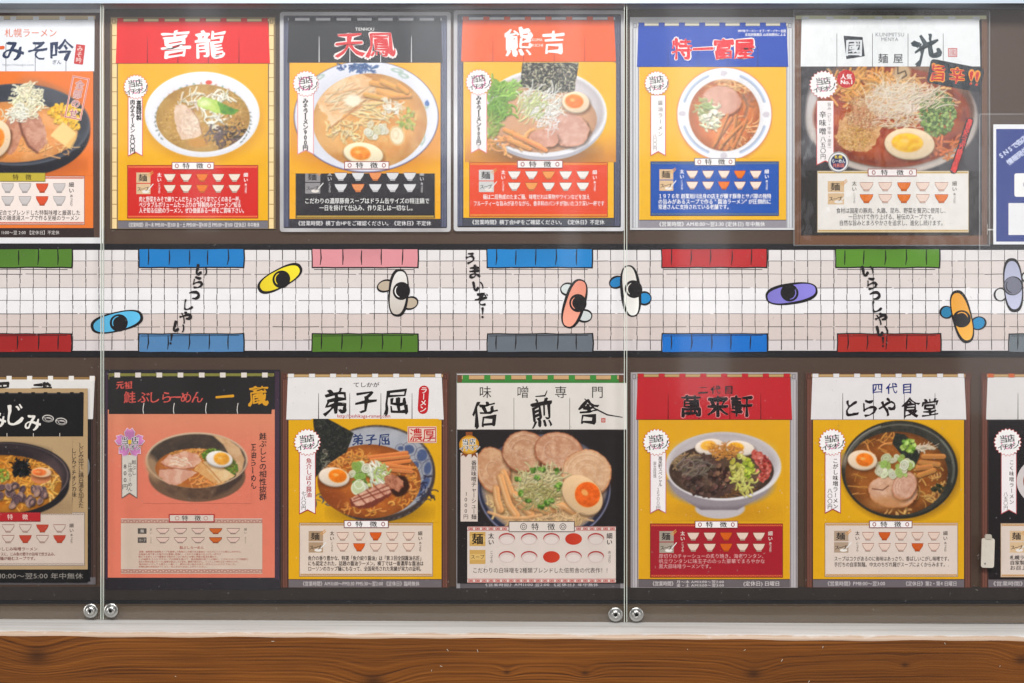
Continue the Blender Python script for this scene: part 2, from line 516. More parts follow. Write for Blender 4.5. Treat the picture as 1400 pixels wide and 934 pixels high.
    def bar(s, x0, y0, x1, y1, wd, col):
        s.line([(x0 + .6, y0 + 1.2), (x1 + .6, y1 + 1.2)], wd, tuple(v * .4 for v in col), .7, soft=1.5)
        s.line([(x0, y0), (x1, y1)], wd, col, 1)
        for i in range(3):
            o = s.r.uniform(-.35, .35) * wd; s.line([(x0, y0 + o), (x1, y1 + o)], .6, tuple(v * s.r.choice([.8, 1.14]) for v in col), .5)

    def nori(s, pts, base=(28, 30, 26), fleck=(110, 105, 85), n=150, fz=1.0):
        s.poly(pts, base, col2=(44, 46, 38), ts=3, edge=.4)
        P = np.asarray(pts); x0, y0 = P.min(0); x1, y1 = P.max(0)
        from_mask = [(s.r.uniform(x0, x1), s.r.uniform(y0, y1)) for _ in range(n)]
        for (x, y) in from_mask:
            ins = False
            for i in range(len(P)):
                ax, ay = P[i]; bx, by = P[(i + 1) % len(P)]
                if (ay > y) != (by > y) and x < ax + (y - ay) / (by - ay) * (bx - ax): ins = not ins
            if ins: s.ell(x, y, s.r.uniform(.4, 1.1) * fz, s.r.uniform(.3, .7) * fz, s.jit(fleck, 25), rot=s.r.uniform(0, 3), a=.8)

    def soup(s, cx, cy, rx, ry, c1, c2, rot=0, edge_dark=.35):
        q = s.ellm(cx, cy, rx, ry, rot)
        k, X, Y, u, v, r, m = q
        t = np.clip((fbm(X, Y, 16, s.seed) - .3) / .4, 0, 1)[..., None]
        c = np.asarray(c1, float) * (1 - t) + np.asarray(c2, float) * t
        c = c * (1 - edge_dark * np.clip((r - .72) / .28, 0, 1))[..., None]
        s.put(k, m, c)
        full = np.zeros(s.img.shape[:2]); full[k] = np.clip(m, 0, 1); s.clip = full
        for i in range(int(rx * ry / 60)):
            x, y = s.within(cx, cy, rx * .93, ry * .93); z = s.r.uniform(.7, 2.3)
            s.ell(x, y, z, z * .7, tuple(min(255, v * 1.22 + 12) for v in c1), a=.45); s.rim(x, y, z, z * .7, .6, tuple(v * .7 for v in c1), a=.4)

    def finish(s, warm=(1, 1, 1)):
        i = s.img
        b = i.copy()
        b[1:-1, 1:-1] = (i[1:-1, 1:-1] * 4 + i[:-2, 1:-1] + i[2:, 1:-1] + i[1:-1, :-2] + i[1:-1, 2:]) / 8
        c = b.copy(); b[1:-1, 1:-1] = (c[1:-1, 1:-1] * 6 + c[:-2, 1:-1] + c[2:, 1:-1] + c[1:-1, :-2] + c[1:-1, 2:]) / 10
        X, Y = np.meshgrid(s.xs, s.ys)
        g = (vnoise(X, Y, 1.3, 3) - .5)[..., None] * 7
        flat = np.abs(b - s.img[0, 0]).sum(-1, keepdims=True) < 2
        s.img = np.clip(np.where(flat, b, b + g) * np.asarray(warm), 0, 255)

    def build(s, origin, parent, h, label=None, base=0.0, ymin=None, ymax=None):
        ox, oy = origin; ny, nx = s.img.shape[:2]
        X, Y = np.meshgrid(s.xs, s.ys)
        n = nx * ny
        v = np.column_stack([(X.ravel() - ox) * MM, np.full(n, -(base + h * .0001)), (oy - Y.ravel()) * MM]).astype(np.float32)
        idx = np.arange(n).reshape(ny, nx)
        q = np.stack([idx[1:, :-1], idx[1:, 1:], idx[:-1, 1:], idx[:-1, :-1]], -1).reshape(-1, 4)
        if s.cov is not None:
            keep = (s.cov[1:, :-1] + s.cov[1:, 1:] + s.cov[:-1, 1:] + s.cov[:-1, :-1]).ravel() > 1.6
            q = q[keep]
        me = bpy.data.meshes.new('bowl_photo')
        me.vertices.add(n); me.vertices.foreach_set('co', v.ravel())
        me.loops.add(len(q) * 4); me.loops.foreach_set('vertex_index', q.ravel().astype(np.int32))
        me.polygons.add(len(q)); me.polygons.foreach_set('loop_start', np.arange(0, len(q) * 4, 4, dtype=np.int32))
        me.update(calc_edges=True)
        a = me.color_attributes.new('Col', 'FLOAT_COLOR', 'POINT')
        c = lin(s.img.reshape(-1, 3)); a.data.foreach_set('color', np.column_stack([c, np.ones(n)]).astype(np.float32).ravel())
        me.materials.append(INK)
        o = bpy.data.objects.new('bowl_photo', me); COL.objects.link(o); o.parent = parent
        if label: o['label'] = label
        return o


# ================================================================= THE SETTING
BROWN_BOARD = mat('brown_laminate_board', (62, 41, 25), 0.6, nscale=22, namp=0.10, bump=0.1, stretch=(0.3, 1, 1))
BLACK_TRIM = mat('black_trim', (24, 24, 28), 0.4, nscale=40, namp=0.2)
RAIL_GREY = mat('grey_brown_rail', (84, 71, 57), 0.45, nscale=6, namp=0.12, stretch=(0.5, 1, 4))

v, f = box_mesh(-0.6, 2.0, 0.0, 0.02, -0.25, 1.3)
board = tag(mesh_obj('backing_board', v, f, BROWN_BOARD), kind='structure')

x0, _, z0 = at(-60, 822, .002); x1, _, z1 = at(1460, 802.5, .002)
v, f = box_mesh(x0, x1, -.0012, -0.0003, z0, z1)
tag(mesh_obj('lower_dark_strip', v, f, mat('dark_brown_strip', (32, 22, 17), .7, nscale=30, namp=.2)), kind='structure')  # thin dark brown strip along the foot of the board
# bottom rail of the case and the thin black strip over it
G = 0.030                                                   # glass distance in front of the board
x0, _, z0 = at(-60, 852, G - .006); x1, _, z1 = at(1460, 829, G - .006)
v, f = box_mesh(x0, x1, -(G - .006), -0.0005, z0, z1)
rail = tag(mesh_obj('case_rail', v, f, RAIL_GREY), 'wide grey-brown bottom rail of the display case behind the glass', 'rail')
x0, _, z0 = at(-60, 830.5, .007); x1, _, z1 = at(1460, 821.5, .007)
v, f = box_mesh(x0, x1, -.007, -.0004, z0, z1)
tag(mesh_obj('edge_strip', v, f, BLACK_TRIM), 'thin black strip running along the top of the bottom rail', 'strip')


# ---------------------------------------------------------------- wooden beam with a pale ledge
KN = [(51, 897, 26, 1.5), (511, 932, 22, 1.2), (693, 919, 7, .5), (800, 920, 8, .6), (1030, 921, 16, 1.0), (1237, 909, 8, .5), (1396, 902, 15, 1.0), (1147, 985, 20, 1)]


def wood_material():
    m, nt, b = nodes('weathered_pine')
    g = nt.nodes.new('ShaderNodeNewGeometry')
    sp = nt.nodes.new('ShaderNodeSeparateXYZ'); nt.links.new(g.outputs['Position'], sp.inputs[0])
    X, Z = sp.outputs['X'], sp.outputs['Z']
    warp = noise(nt, scaled_pos(nt, 1.4, 1, 5), 2.2, 3, .55)
    gz = math_node(nt, 'MULTIPLY_ADD', warp, 0.016, Z)
    dark = None
    for (px, py, rad, k) in KN:
        wx, wy, wz = at(px, py, .10)
        dx = math_node(nt, 'MULTIPLY', math_node(nt, 'SUBTRACT', X, wx), 0.62)
        dz = math_node(nt, 'SUBTRACT', Z, wz)
        r2 = math_node(nt, 'ADD', math_node(nt, 'MULTIPLY', dx, dx), math_node(nt, 'MULTIPLY', dz, dz))
        R = rad * MM
        e = math_node(nt, 'POWER', 2.718, math_node(nt, 'MULTIPLY', r2, -1 / (2 * (R * 0.95) ** 2)))
        gz = math_node(nt, 'MULTIPLY_ADD', e, 0.012 * k, gz)
        e2 = math_node(nt, 'POWER', 2.718, math_node(nt, 'MULTIPLY', r2, -1 / (2 * (R * 0.28) ** 2)))
        dark = e2 if dark is None else math_node(nt, 'MAXIMUM', dark, e2)
    ph = math_node(nt, 'SINE', math_node(nt, 'MULTIPLY', gz, 1500))
    cmb = nt.nodes.new('ShaderNodeCombineXYZ'); nt.links.new(math_node(nt, 'MULTIPLY', X, 3.0), cmb.inputs[0]); nt.links.new(math_node(nt, 'MULTIPLY', gz, 300), cmb.inputs[2])
    fib = noise(nt, cmb.outputs[0], 1.0, 4, .65)
    fine = noise(nt, scaled_pos(nt, 9, 9, 800), 1.0, 4, .7)
    t = math_node(nt, 'MULTIPLY_ADD', ph, 0.06, fib)
    t = math_node(nt, 'MULTIPLY_ADD', math_node(nt, 'SUBTRACT', fine, .5), .55, t)
    base = ramp(nt, t, [(.24, tuple(lin((56, 27, 8)))), (.42, tuple(lin((108, 60, 17)))), (.58, tuple(lin((124, 71, 21)))), (.82, tuple(lin((152, 93, 34))))])
    mx = nt.nodes.new('ShaderNodeMix'); mx.data_type = 'RGBA'
    patch = noise(nt, scaled_pos(nt, 2.2, 1, 6), 2.0, 3, .5)
    mxp = nt.nodes.new('ShaderNodeMix'); mxp.data_type = 'RGBA'; mxp.blend_type = 'MULTIPLY'
    mxp.inputs[0].default_value = 1.0
    nt.links.new(base, mxp.inputs[6]); nt.links.new(ramp(nt, patch, [(.3, .74), (.7, 1.0)]), mxp.inputs[7])
    nt.links.new(math_node(nt, 'MULTIPLY', dark, .72), mx.inputs[0]); nt.links.new(mxp.outputs[2], mx.inputs[6])
    mx.inputs[7].default_value = (*lin((40, 20, 10)), 1)
    nt.links.new(mx.outputs[2], b.inputs['Base Color'])
    b.inputs['Roughness'].default_value = .5
    b.inputs['Specular IOR Level'].default_value = .35
    bp = nt.nodes.new('ShaderNodeBump'); bp.inputs['Strength'].default_value = .35; bp.inputs['Distance'].default_value = .0012
    nt.links.new(t, bp.inputs['Height']); nt.links.new(bp.outputs[0], b.inputs['Normal'])
    return m


def ledge_material():
    m, nt, b = nodes('pale_worn_ledge')
    t = noise(nt, scaled_pos(nt, 3, 120, 120), 1.0, 4, .6)
    p = noise(nt, scaled_pos(nt, 5, 26, 26), 1.0, 4, .6)
    c = ramp(nt, t, [(.25, tuple(lin((170, 166, 162)))), (.5, tuple(lin((200, 199, 198)))), (.8, tuple(lin((212, 213, 214))))])
    mx = nt.nodes.new('ShaderNodeMix'); mx.data_type = 'RGBA'
    nt.links.new(ramp(nt, p, [(.63, 0.0), (.78, .55)]), mx.inputs[0])
    nt.links.new(c, mx.inputs[6]); mx.inputs[7].default_value = (*lin((150, 150, 152)), 1)
    g = nt.nodes.new('ShaderNodeNewGeometry'); sp = nt.nodes.new('ShaderNodeSeparateXYZ'); nt.links.new(g.outputs['Position'], sp.inputs[0])
    lip = math_node(nt, 'MULTIPLY_ADD', noise(nt, scaled_pos(nt, 26, 90, 90), 1.0, 4, .65), .010, sp.outputs['Y'])
    worn = ramp(nt, math_node(nt, 'MULTIPLY_ADD', lip, -160.0, -14.6), [(.0, 0.0), (.45, .75)])
    mw = nt.nodes.new('ShaderNodeMix'); mw.data_type = 'RGBA'
    nt.links.new(worn, mw.inputs[0]); nt.links.new(mx.outputs[2], mw.inputs[6]); mw.inputs[7].default_value = (*lin((168, 132, 98)), 1)
    nt.links.new(mw.outputs[2], b.inputs['Base Color'])
    b.inputs['Roughness'].default_value = .45
    bp = nt.nodes.new('ShaderNodeBump'); bp.inputs['Strength'].default_value = .4; bp.inputs['Distance'].default_value = .001
    nt.links.new(t, bp.inputs['Height']); nt.links.new(bp.outputs[0], b.inputs['Normal'])
    return m


WOOD, LEDGE = wood_material(), ledge_material()
beam = empty('wooden_beam', at(700, 934, .08))
tag(beam, 'brown knotty pine beam with a pale worn top ledge under the display case', 'beam')


def beam_local(P): return [(p[0] - beam.location.x, p[1] - beam.location.y, p[2] - beam.location.z) for p in P]


BF = 0.101                                                  # front face distance
rr = random.Random(4)
n = 300
xs = np.linspace(-.25, 1.65, n)
_, _, zb = at(0, 848, G + .003); _, _, zb2 = at(1400, 855, G + .003)      # slight roll of the ledge
zt = lambda x: zb + (zb2 - zb) * (x / 1.4)
edge = [0.0006 * math.sin(x * 21) + 0.0005 * math.sin(x * 57 + 1) + rr.uniform(-.00008, .00008) for x in xs]
# pale top, rounding over a few mm to the front
V, F, n2 = [], [], 7
for x, e in zip(xs, edge):
    z = zt(x)
    V += [(x, -.004, z), (x, -.06, z - .0004), (x, -(BF - .006), z - .0008 + e * .3), (x, -(BF - .0025), z - .0018 + e * .7), (x, -(BF - .0008 + .0), z - .0038 + e * .7), (x, -BF + e * .3, z - .0065 + e * 1.0), (x, -BF, z - .0072 + e * 1.1)]
for i in range(n - 1):
    for j in range(n2 - 1): F.append((i * n2 + j, i * n2 + j + 1, (i + 1) * n2 + j + 1, (i + 1) * n2 + j))
o = mesh_obj('ledge', beam_local(V), F, LEDGE, beam, True); o['label'] = 'pale worn top ledge'
V, F = [], []
for x, e in zip(xs, edge):
    z = zt(x) - .0072 + e * 1.1
    V += [(x, -BF, z), (x, -BF, z - .22)]
for i in range(n - 1): F.append((2 * i, 2 * i + 1, 2 * i + 3, 2 * i + 2))
mesh_obj('front_face', beam_local(V), F, WOOD, beam)
# pale splinters and paint chips stuck on the front
chips = Ink(); chips_pts = [(612, 889), (653, 890), (1069, 903), (1125, 885), (603, 911), (1367, 911), (1106, 932), (373, 877), (590, 917), (240, 925), (940, 888), (1018, 889), (1292, 880)]
V, F = [], []
for (px, py) in chips_pts:
    a = rr.uniform(0, 3.14); L = rr.uniform(.0006, .0020); W = .0004
    x, y, z = at(px, py, BF + .0006)
    k = len(V)
    for s1, s2 in ((-1, -1), (1, -1), (1, 1), (-1, 1)):
        V.append((x + s1 * L * math.cos(a) - s2 * W * math.sin(a), y, z + s1 * L * math.sin(a) + s2 * W * math.cos(a)))
    V.append((x, y - .0006, z))
    F += [(k, k + 1, k + 4), (k + 1, k + 2, k + 4), (k + 2, k + 3, k + 4), (k + 3, k, k + 4)]
c_ = mesh_obj('paint_chips', beam_local(V), F, mat('chip_white', (190, 176, 158), .7), beam); c_['kind'] = 'stuff'


# ================================================================= PRINT TEMPLATES
BLK = (26, 22, 24); WHT = (250, 250, 250)
YEL = (240, 178, 22)
T_ = dict


class Map:
    def __init__(s, x0, y0, sx=1.0, sy=1.0): s.x0, s.y0, s.sx, s.sy = x0, y0, sx, sy
    def __call__(s, u, v): return (s.x0 + u * s.sx, s.y0 + v * s.sy)


def template(M, root, O, post=(110, 68, 54), postd=(60, 36, 30), margin=(110, 100, 95), rod=(196, 160, 110), curtain=WHT, tabs=None,
             slit=(60, 55, 55), bg=YEL, bar=(120, 116, 124), hours='', hcol=(225, 222, 226), ntab=8, seg=False, tabsel=None, hours2=None):
    K = Ink()
    a, b = M(-1, -1), M(226, 288.5)
    K.rect(*a, *b, margin, 0)
    for u in (0.5, 216.3):
        K.rect(*M(u, 5), *M(u + 8.2, 288), post, 1)
        K.rect(*M(u, 5), *M(u + 0.9, 288), postd, 2); K.rect(*M(u + 7.3, 5), *M(u + 8.2, 288), postd, 2)
        if seg:
            for k in range(14): K.rect(*M(u, 24 + k * 19.2), *M(u + 8.2, 24.9 + k * 19.2), (150, 110, 60), 2.2)
        else: K.rect(*M(u + 3.2, 5), *M(u + 4.4, 288), tuple(v * .88 for v in post), 1.6)
    K.rect(*M(9.5, 60), *M(215.6, 277.5), bg, 1)
    K.rect(*M(9.5, 277.5), *M(215.6, 288), bar, 1.2)
    K.rect(*M(9.5, 276.9), *M(215.6, 277.7), (60, 45, 40), 2)
    # rod
    K.rect(*M(1, 1.4), *M(224, 5.4), rod, 2); K.rect(*M(1, 1.2), *M(224, 1.9), tuple(v * .6 for v in rod), 2.4)
    K.rect(*M(1, 4.9), *M(224, 5.5), tuple(v * .55 for v in rod), 2.4)
    for u in (0.5, 217.5): K.rect(*M(u, .6), *M(u + 7, 9), tuple(v * .9 for v in post), 2.6); K.frame(*M(u + 1, 1.5), *M(u + 5.5, 8), .7, postd, 2.8)
    K.build('printed_sheet', O, root)
    C = Ink()
    C.poly([M(8.5, 5.6), M(216, 5.6), M(218.6, 62.6), M(6.4, 62.6)], curtain, 3)
    for k in range(ntab):
        u = 8.5 + k * (198.5 / (ntab - 1))
        C.rect(*M(u, .6), *M(u + 8.5, 6.2), tabs or curtain, 3.2)
        C.frame(*M(u, .6), *M(u + 8.5, 6.2), .35, tuple(v * .62 for v in (tabs or curtain)), 3.4)
    for k in range(4):
        u = 50 + k * 42; C.poly([M(u - .35, 27), M(u + .25, 27), M(u + .5, 62.5), M(u - .7, 62.5)], slit, 3.4)
    C.rect(*M(6.4, 62.2), *M(218.6, 62.9), tuple(v * .6 for v in curtain), 3.5)
    C.build('curtain_print', O, root)
    if hours:
        H = Ink(); x0, x1 = hours[1], hours[2]
        H.line(hours[0], M(x0, 0)[0], M(x1, 0)[0], M(0, 283)[1], 7.0, hcol, 3, 0.012)
        for (t, p0, p1, dv) in (hours2 or []): H.line(t, M(p0, 0)[0], M(p1, 0)[0], M(0, 283 + dv)[1], 4.6 if dv else 7, hcol, 3, 0.015)
        H.build('hours_lettering', O, root)


def badge(cx, cy, root, O, r=17.5, outlined=True, pink=(240, 150, 190), col=(40, 36, 40), rot=-.12, sx=1.0):
    K = Ink(); n = 22; p1, p2 = [], []
    for i in range(2 * n):
        a = math.pi * i / n; q = r if i % 2 == 0 else r * .87
        p1.append((cx + q * math.cos(a) * sx, cy + q * math.sin(a))); q -= .75; p2.append((cx + q * math.cos(a) * sx, cy + q * math.sin(a)))
    K.poly(p1, (214, 70, 70), 12); K.poly(p2, (252, 250, 250), 12.4)
    K.ring(cx, cy, 8.5, 8.5, 2.2, pink, 12.8)
    ca, sa = math.cos(rot), math.sin(rot)
    def pl(ch, dx, dy, s, w):
        x, y = cx + dx * ca - dy * sa, cy + dx * sa + dy * ca
        if outlined: K.char(ch, x, y, s, WHT, 13, .06, rot=rot)
        K.char(ch, x, y, s, col, 14.2, w, rot=rot)
    for ch, dx in zip('当店', (-5.2, 5.2)): pl(ch, dx, -5, 11, .025)
    for i, ch in enumerate('イチオシ'): pl(ch, -10.4 + i * 6.8, 5.8, 9.2, .028)
    K.char('!', cx + 14.5, cy + 1, 11, col, 13.4, .02, rot=.2)
    K.build('recommendation_badge', O, root)


def ribbon(x0, x1, y0, y1, root, O, text, border=(222, 90, 100), size=8, red=False):
    K = Ink()
    K.poly([(x0, y0), (x1, y0), (x1, y1), ((x0 + x1) / 2, y1 - 5.5), (x0, y1)], border, 9)
    K.poly([(x0 + 1, y0), (x1 - 1, y0), (x1 - 1, y1 - 1.6), ((x0 + x1) / 2, y1 - 7), (x0 + 1, y1 - 1.6)], (250, 244, 246), 9.4)
    for (t, x, a, b, s, w, c) in text: K.column(t, x, a, b, s, c, 10, w)
    K.build('price_ribbon', O, root)


def bowl_icon(cx, cy, w, h, col, line, root, O, hh=7):
    K = Ink()
    top, bot = cy - h / 2, cy + h / 2; u = w / 2
    body = [(cx - u * .93, top + h * .12)]
    for i in range(7):
        t = i / 6; body.append((cx - u * (.93 - .5 * t ** 1.6), top + h * (.12 + .7 * t)))
    body += [(cx - u * .4, bot), (cx + u * .4, bot)]
    for i in range(6, -1, -1):
        t = i / 6; body.append((cx + u * (.93 - .5 * t ** 1.6), top + h * (.12 + .7 * t)))
    K.poly([(p[0], p[1]) for p in body[1:]], col, hh + .4)
    K.poly([(cx - u, top), (cx + u, top), (cx + u * .93, top + h * .2), (cx - u * .93, top + h * .2)], tuple(min(255, v * 1.02) for v in col), hh + .8)
    K.rect(cx - u, top - .3, cx + u, top + .45, line, hh + 1); K.rect(cx - u * .42, bot - h * .17, cx + u * .42, bot - h * .1, line, hh + 1)
    K.rect(cx - u * .4, bot - .3, cx + u * .4, bot + .3, tuple(v * .8 for v in line), hh + 1)
    K.stroke([(p[0], p[1]) for p in body[1:9]], .5, line, hh + 1); K.stroke([(p[0], p[1]) for p in body[10:]], .5, line, hh + 1)
    K.build('bowl_icon', O, root)


def panel(x0, y0, x1, y1, root, O, bg, reds, desc, dcol=WHT, border=None, tagbox=None, orange=(232, 118, 20), icol=(240, 222, 208), iline=(150, 96, 76),
          lab=(222, 190, 150), side='太い 細い こってり あっさり', dw=.012, labcol=BLK, scol=None, tagr=(160, 60, 60), rows=None, dsz=8.2, tagtxt='特徴', hh=4):
    W = x1 - x0; K = Ink(); border = border or tuple(v * .8 for v in bg)
    K.rect(x0, y0, x1, y1, bg, hh)
    if border != 'none':
        K.frame(x0, y0, x1, y1, .8, tuple(v * .72 for v in border), hh + .3)
        for yy in (y0 + 2.6, y1 - 2.6):
            K.rect(x0 + 1.5, yy - 1.3, x1 - 1.5, yy + 1.3, border, hh + .5)
            n = int(W / 3)
            for i in range(n): K.rect(x0 + 2 + i * 3, yy - .6 + (i % 2) * .5, x0 + 3.6 + i * 3, yy + .2 + (i % 2) * .5, tuple(min(255, v * 1.5 + 20) for v in border) if sum(border) < 380 else tuple(v * .72 for v in border), hh + .9)
    r1, r2 = rows or (y0 + (y1 - y0) * .235, y0 + (y1 - y0) * .435)
    # labels
    lw = W * .108; lx = x0 + W * .07; lh = (r2 - r1)
    K.rect(lx, r1 - lh * .48, lx + lw, r1 + lh * .46, lab, hh + .5); K.rect(lx, r2 - lh * .46, lx + lw, r2 + lh * .48, lab, hh + .5)
    K.char('麺', lx + lw * .46, r1, lh * .72, labcol, hh + 1, .02, sx=1.15)
    for i, ch in enumerate('スープ'): K.char(ch, lx + lw * (.2 + .26 * i), r2 + .3, lh * .42, labcol, hh + 1, .02, rot=-.1)
    K.stroke([(lx + lw * .8, r1 - lh * .2), (lx + lw * 1.15, r1 - lh * .62)], 1.1, (222, 160, 80), hh + 1.6)
    K.stroke([(lx + lw * .9, r1 - lh * .1), (lx + lw * 1.2, r1 - lh * .48)], 1.1, (222, 160, 80), hh + 1.6)
    K.stroke([(lx + lw * .85, r2 + lh * .1), (lx + lw * 1.2, r2 - lh * .45)], 1.3, (235, 235, 235), hh + 1.6)
    K.ell(lx + lw * .66, r2 + lh * .26, lw * .26, lh * .14, (238, 232, 226), hh + .8)
    a, b, c, d = side.split(); sc = scol or dcol
    if len(c) > 2 and sc != WHT: pass
    for txt, fx, r in ((a, .245, r1), (b, .905, r1), (c, .245, r2), (d, .905, r2)):
        X = x0 + W * fx
        K.column(txt, X, r - lh * .5, r + lh * .42, lh * .42, sc, hh + 1, .02)
    K.build('feature_panel', O, root)
    for ri, r in enumerate((r1, r2)):
        for k in range(5):
            c_ = orange if k in reds[ri] else icol
            bowl_icon(x0 + W * (.325 + .1235 * k), r, W * .09, lh * .7, c_, iline if k not in reds[ri] else (170, 70, 20), root, O)
    if desc:
        Dn = Ink()
        for (t, f0, f1, y) in desc: Dn.line(t, x0 + W * f0, x0 + W * f1, y, dsz, dcol, hh + 2, dw)
        Dn.build('description_lettering', O, root)
    tb = tagbox or (x0 + W * .335, y0 - 3.5, x0 + W * .665, y0 + 6)
    Kt = Ink(); tw = tb[2] - tb[0]; th = tb[3] - tb[1]; my = (tb[1] + tb[3]) / 2
    Kt.rect(*tb, tagr, 11); Kt.rect(tb[0] + 1, tb[1] + 1, tb[2] - 1, tb[3] - 1, (250, 244, 244), 11.4)
    for fx in (.12, .88): Kt.ring(tb[0] + tw * fx, my, th * .2, th * .24, 1, (150, 40, 40), 12)
    Kt.char('特', tb[0] + tw * .34, my, th * .78, BLK, 12, .02, sx=1.25); Kt.char('徴', tb[0] + tw * .66, my, th * .78, BLK, 12, .02, sx=1.25)
    Kt.build('heading_tag', O, root)


def poster(label, px0, py0, px1, py1, name='ramen_poster', d=0.002, cat='poster', group='printed menu posters in the display case'):
    O = ((px0 + px1) / 2, py1)
    e = empty(name, ((O[0]) * MM, -d, (934 - O[1]) * MM)); tag(e, label, cat, group)
    return e, O


def sleeve(root, O, x0, y0, x1, y1, m, rim=None, off=.0022, rad=4, wavy=.0006, seed=1, rimw=5):
    """clear laminating pouch: gently waved film with its welded rim"""
    nx, ny = 30, 36; r = random.Random(seed); V, F = [], []
    for j in range(ny + 1):
        for i in range(nx + 1):
            u, q = i / nx, j / ny; px = x0 + (x1 - x0) * u; py = y0 + (y1 - y0) * q
            w_ = wavy * (math.sin(u * 5.1 + seed) * math.cos(q * 4.3 + seed * 2) + .4 * math.sin(u * 13 + q * 9 + seed))
            V.append(((px - O[0]) * MM, -(off + abs(w_)), (O[1] - py) * MM))
    for j in range(ny):
        for i in range(nx):
            a = j * (nx + 1) + i; F.append((a, a + nx + 1, a + nx + 2, a + 1))
    mesh_obj('clear_sleeve', V, F, m, root, True)
    if rim:
        def rr_(x0, y0, x1, y1, q):
            P = []
            for (cx, cy, a0) in ((x1 - q, y0 + q, -90), (x1 - q, y1 - q, 0), (x0 + q, y1 - q, 90), (x0 + q, y0 + q, 180)):
                for k in range(6):
                    a = math.radians(a0 + 18 * k); P.append((cx + q * math.cos(a), cy + q * math.sin(a)))
            return P
        A = rr_(x0, y0, x1, y1, rad); B = rr_(x0 + rimw, y0 + rimw, x1 - rimw, y1 - rimw, max(rad - 2, .5)); n = len(A)
        V = [((p[0] - O[0]) * MM, -(off + .0010), (O[1] - p[1]) * MM) for p in A + B]
        F = [(k, n + k, n + (k + 1) % n, (k + 1) % n) for k in range(n)]
        mesh_obj('sleeve_rim', V, F, rim, root)


FILM = clear_material('laminating_film', .8, .16, .02, bump=.25, bscale=14)
FILM_CRUMPLED = clear_material('wrinkled_film', 1.2, .08, .02, bump=.6, bscale=11)
RIM_WHITE = clear_material('welded_rim', .8, .25, .88, (.93, .93, .98))
RIM_FAINT = clear_material('clear_rim', 1.2, .15, .22, (.85, .87, .9))

# ================================================================= THE POSTERS
SIDE = '太い 細い こってり あっさり'

# ---- red curtain, mixed-vegetable bowl (top row)
root, O = poster('menu poster with plain bamboo posts and red curtain headed 喜龍, bok choy bowl', 151, 26, 378, 314)
M = Map(152.5, 24.7, .993, 1.0)
template(M, root, O, post=(246, 218, 160), postd=(110, 80, 50), margin=(150, 128, 92), rod=(240, 222, 170), curtain=(228, 34, 36), slit=(110, 10, 14), seg=True,
         hours=('《営業時間》月～木 PM5:00～翌3:00 金・土 PM5:00～翌4:00 日 PM5:00～翌1:00《定休日》年中無休', 22, 204), hcol=(232, 228, 230))
K = Ink()
for ch, x in (('喜', 240), ('龍', 287)): K.char(ch, x, 61, 40, WHT, 5, .022, sx=1.08, brush=.9)
K.build('title_lettering', O, root)
P = Pic(186, 92, 362, 226, YEL, 3)
P.ell(278, 165, 79, 56, (190, 120, 20), soft=16, a=.5)
P.ell(277, 157, 78.5, 58.5, (226, 228, 238), soft=1.2)
P.ell(277, 156, 75, 55.5, (240, 241, 247), soft=3, shade=-.03)
P.rim(277, 157, 77, 57, 2.2, (252, 252, 255), half=1, a=.8)
P.ell(278, 163, 66, 48, (214, 212, 220), soft=12, a=.6)
for a in range(205, 345, 9):
    x, y = 278 + 63 * math.cos(math.radians(a)), 164 + 49 * math.sin(math.radians(a)); P.ell(x, y, 2.2, 1.2, P.r.choice([(90, 140, 120), (110, 130, 160), (190, 120, 90)]), rot=P.r.random() * 3, a=.7)
for a in list(range(150, 200, 7)) + list(range(-12, 40, 6)):
    x, y = 278 + 65 * math.cos(math.radians(a)), 165 + 50 * math.sin(math.radians(a)); P.ell(x, y, 2.4, 1, (90, 105, 100), rot=P.r.random() * 3, a=.7)
P.ell(286, 113.5, 4, 3, (222, 70, 50), edge=.3, es=2)
P.soup(278, 162, 64, 46, (204, 162, 84), (184, 138, 62), edge_dark=.1)
P.strands(60, 300, 140, 45, 22, (206, 168, 92), 1.4, 16, curl=.9)
P.chunks(420, 278, 165, 58, 42, [(196, 150, 78), (216, 176, 110), (168, 122, 60)], 1.3, sh=.12)
P.strands(26, 262, 140, 20, 14, (232, 224, 204), 2.0, 13, curl=.3)
P.strands(30, 292, 152, 18, 22, (236, 230, 214), 2.4, 14, curl=.3)
P.strands(12, 302, 132, 14, 6, (236, 230, 214), 2.2, 13, curl=.3)
P.poly([(240, 145), (250, 143), (262, 150), (272, 166), (277, 185), (266, 190), (250, 192), (243, 180), (238, 160)], (222, 190, 164), col2=(234, 208, 186), edge=2, ts=8)
P.strands(40, 257, 170, 13, 17, (240, 218, 198), 1.6, 10, curl=.5, a=.5, sh=0); P.strands(26, 257, 170, 13, 17, (196, 152, 124), 1.1, 9, curl=.5, a=.5, sh=0)
P.line([(262, 149), (272, 164), (277, 184)], 1.2, (150, 100, 76), .7)
P.strands(20, 291, 160, 12, 16, (240, 236, 222), 2.6, 13, curl=.25)
P.poly([(270, 138), (280, 133), (296, 137), (312, 146), (326, 152), (318, 158), (300, 156), (282, 150), (271, 145)], (196, 220, 110), col2=(160, 200, 70), edge=1.5)
P.poly([(298, 139), (312, 145), (328, 152), (316, 158), (302, 155)], (90, 150, 40), edge=1.6, col2=(60, 120, 50), a=.85)
P.ell(280, 141, 8, 5, (236, 240, 190), soft=5, a=.8)
P.strands(46, 303, 186, 24, 13, (96, 78, 78), 2.2, 10, curl=.9, sh=.2)
P.strands(10, 322, 180, 16, 12, (60, 46, 40), 2, 9, curl=.9)
P.chunks(60, 318, 168, 18, 12, [(196, 150, 80), (170, 120, 50)], 1.5)
P.ell(272, 196, 14, 6, (206, 140, 50), edge=.2, a=.7, soft=3)
P.finish(); P.build(O, root, 6)
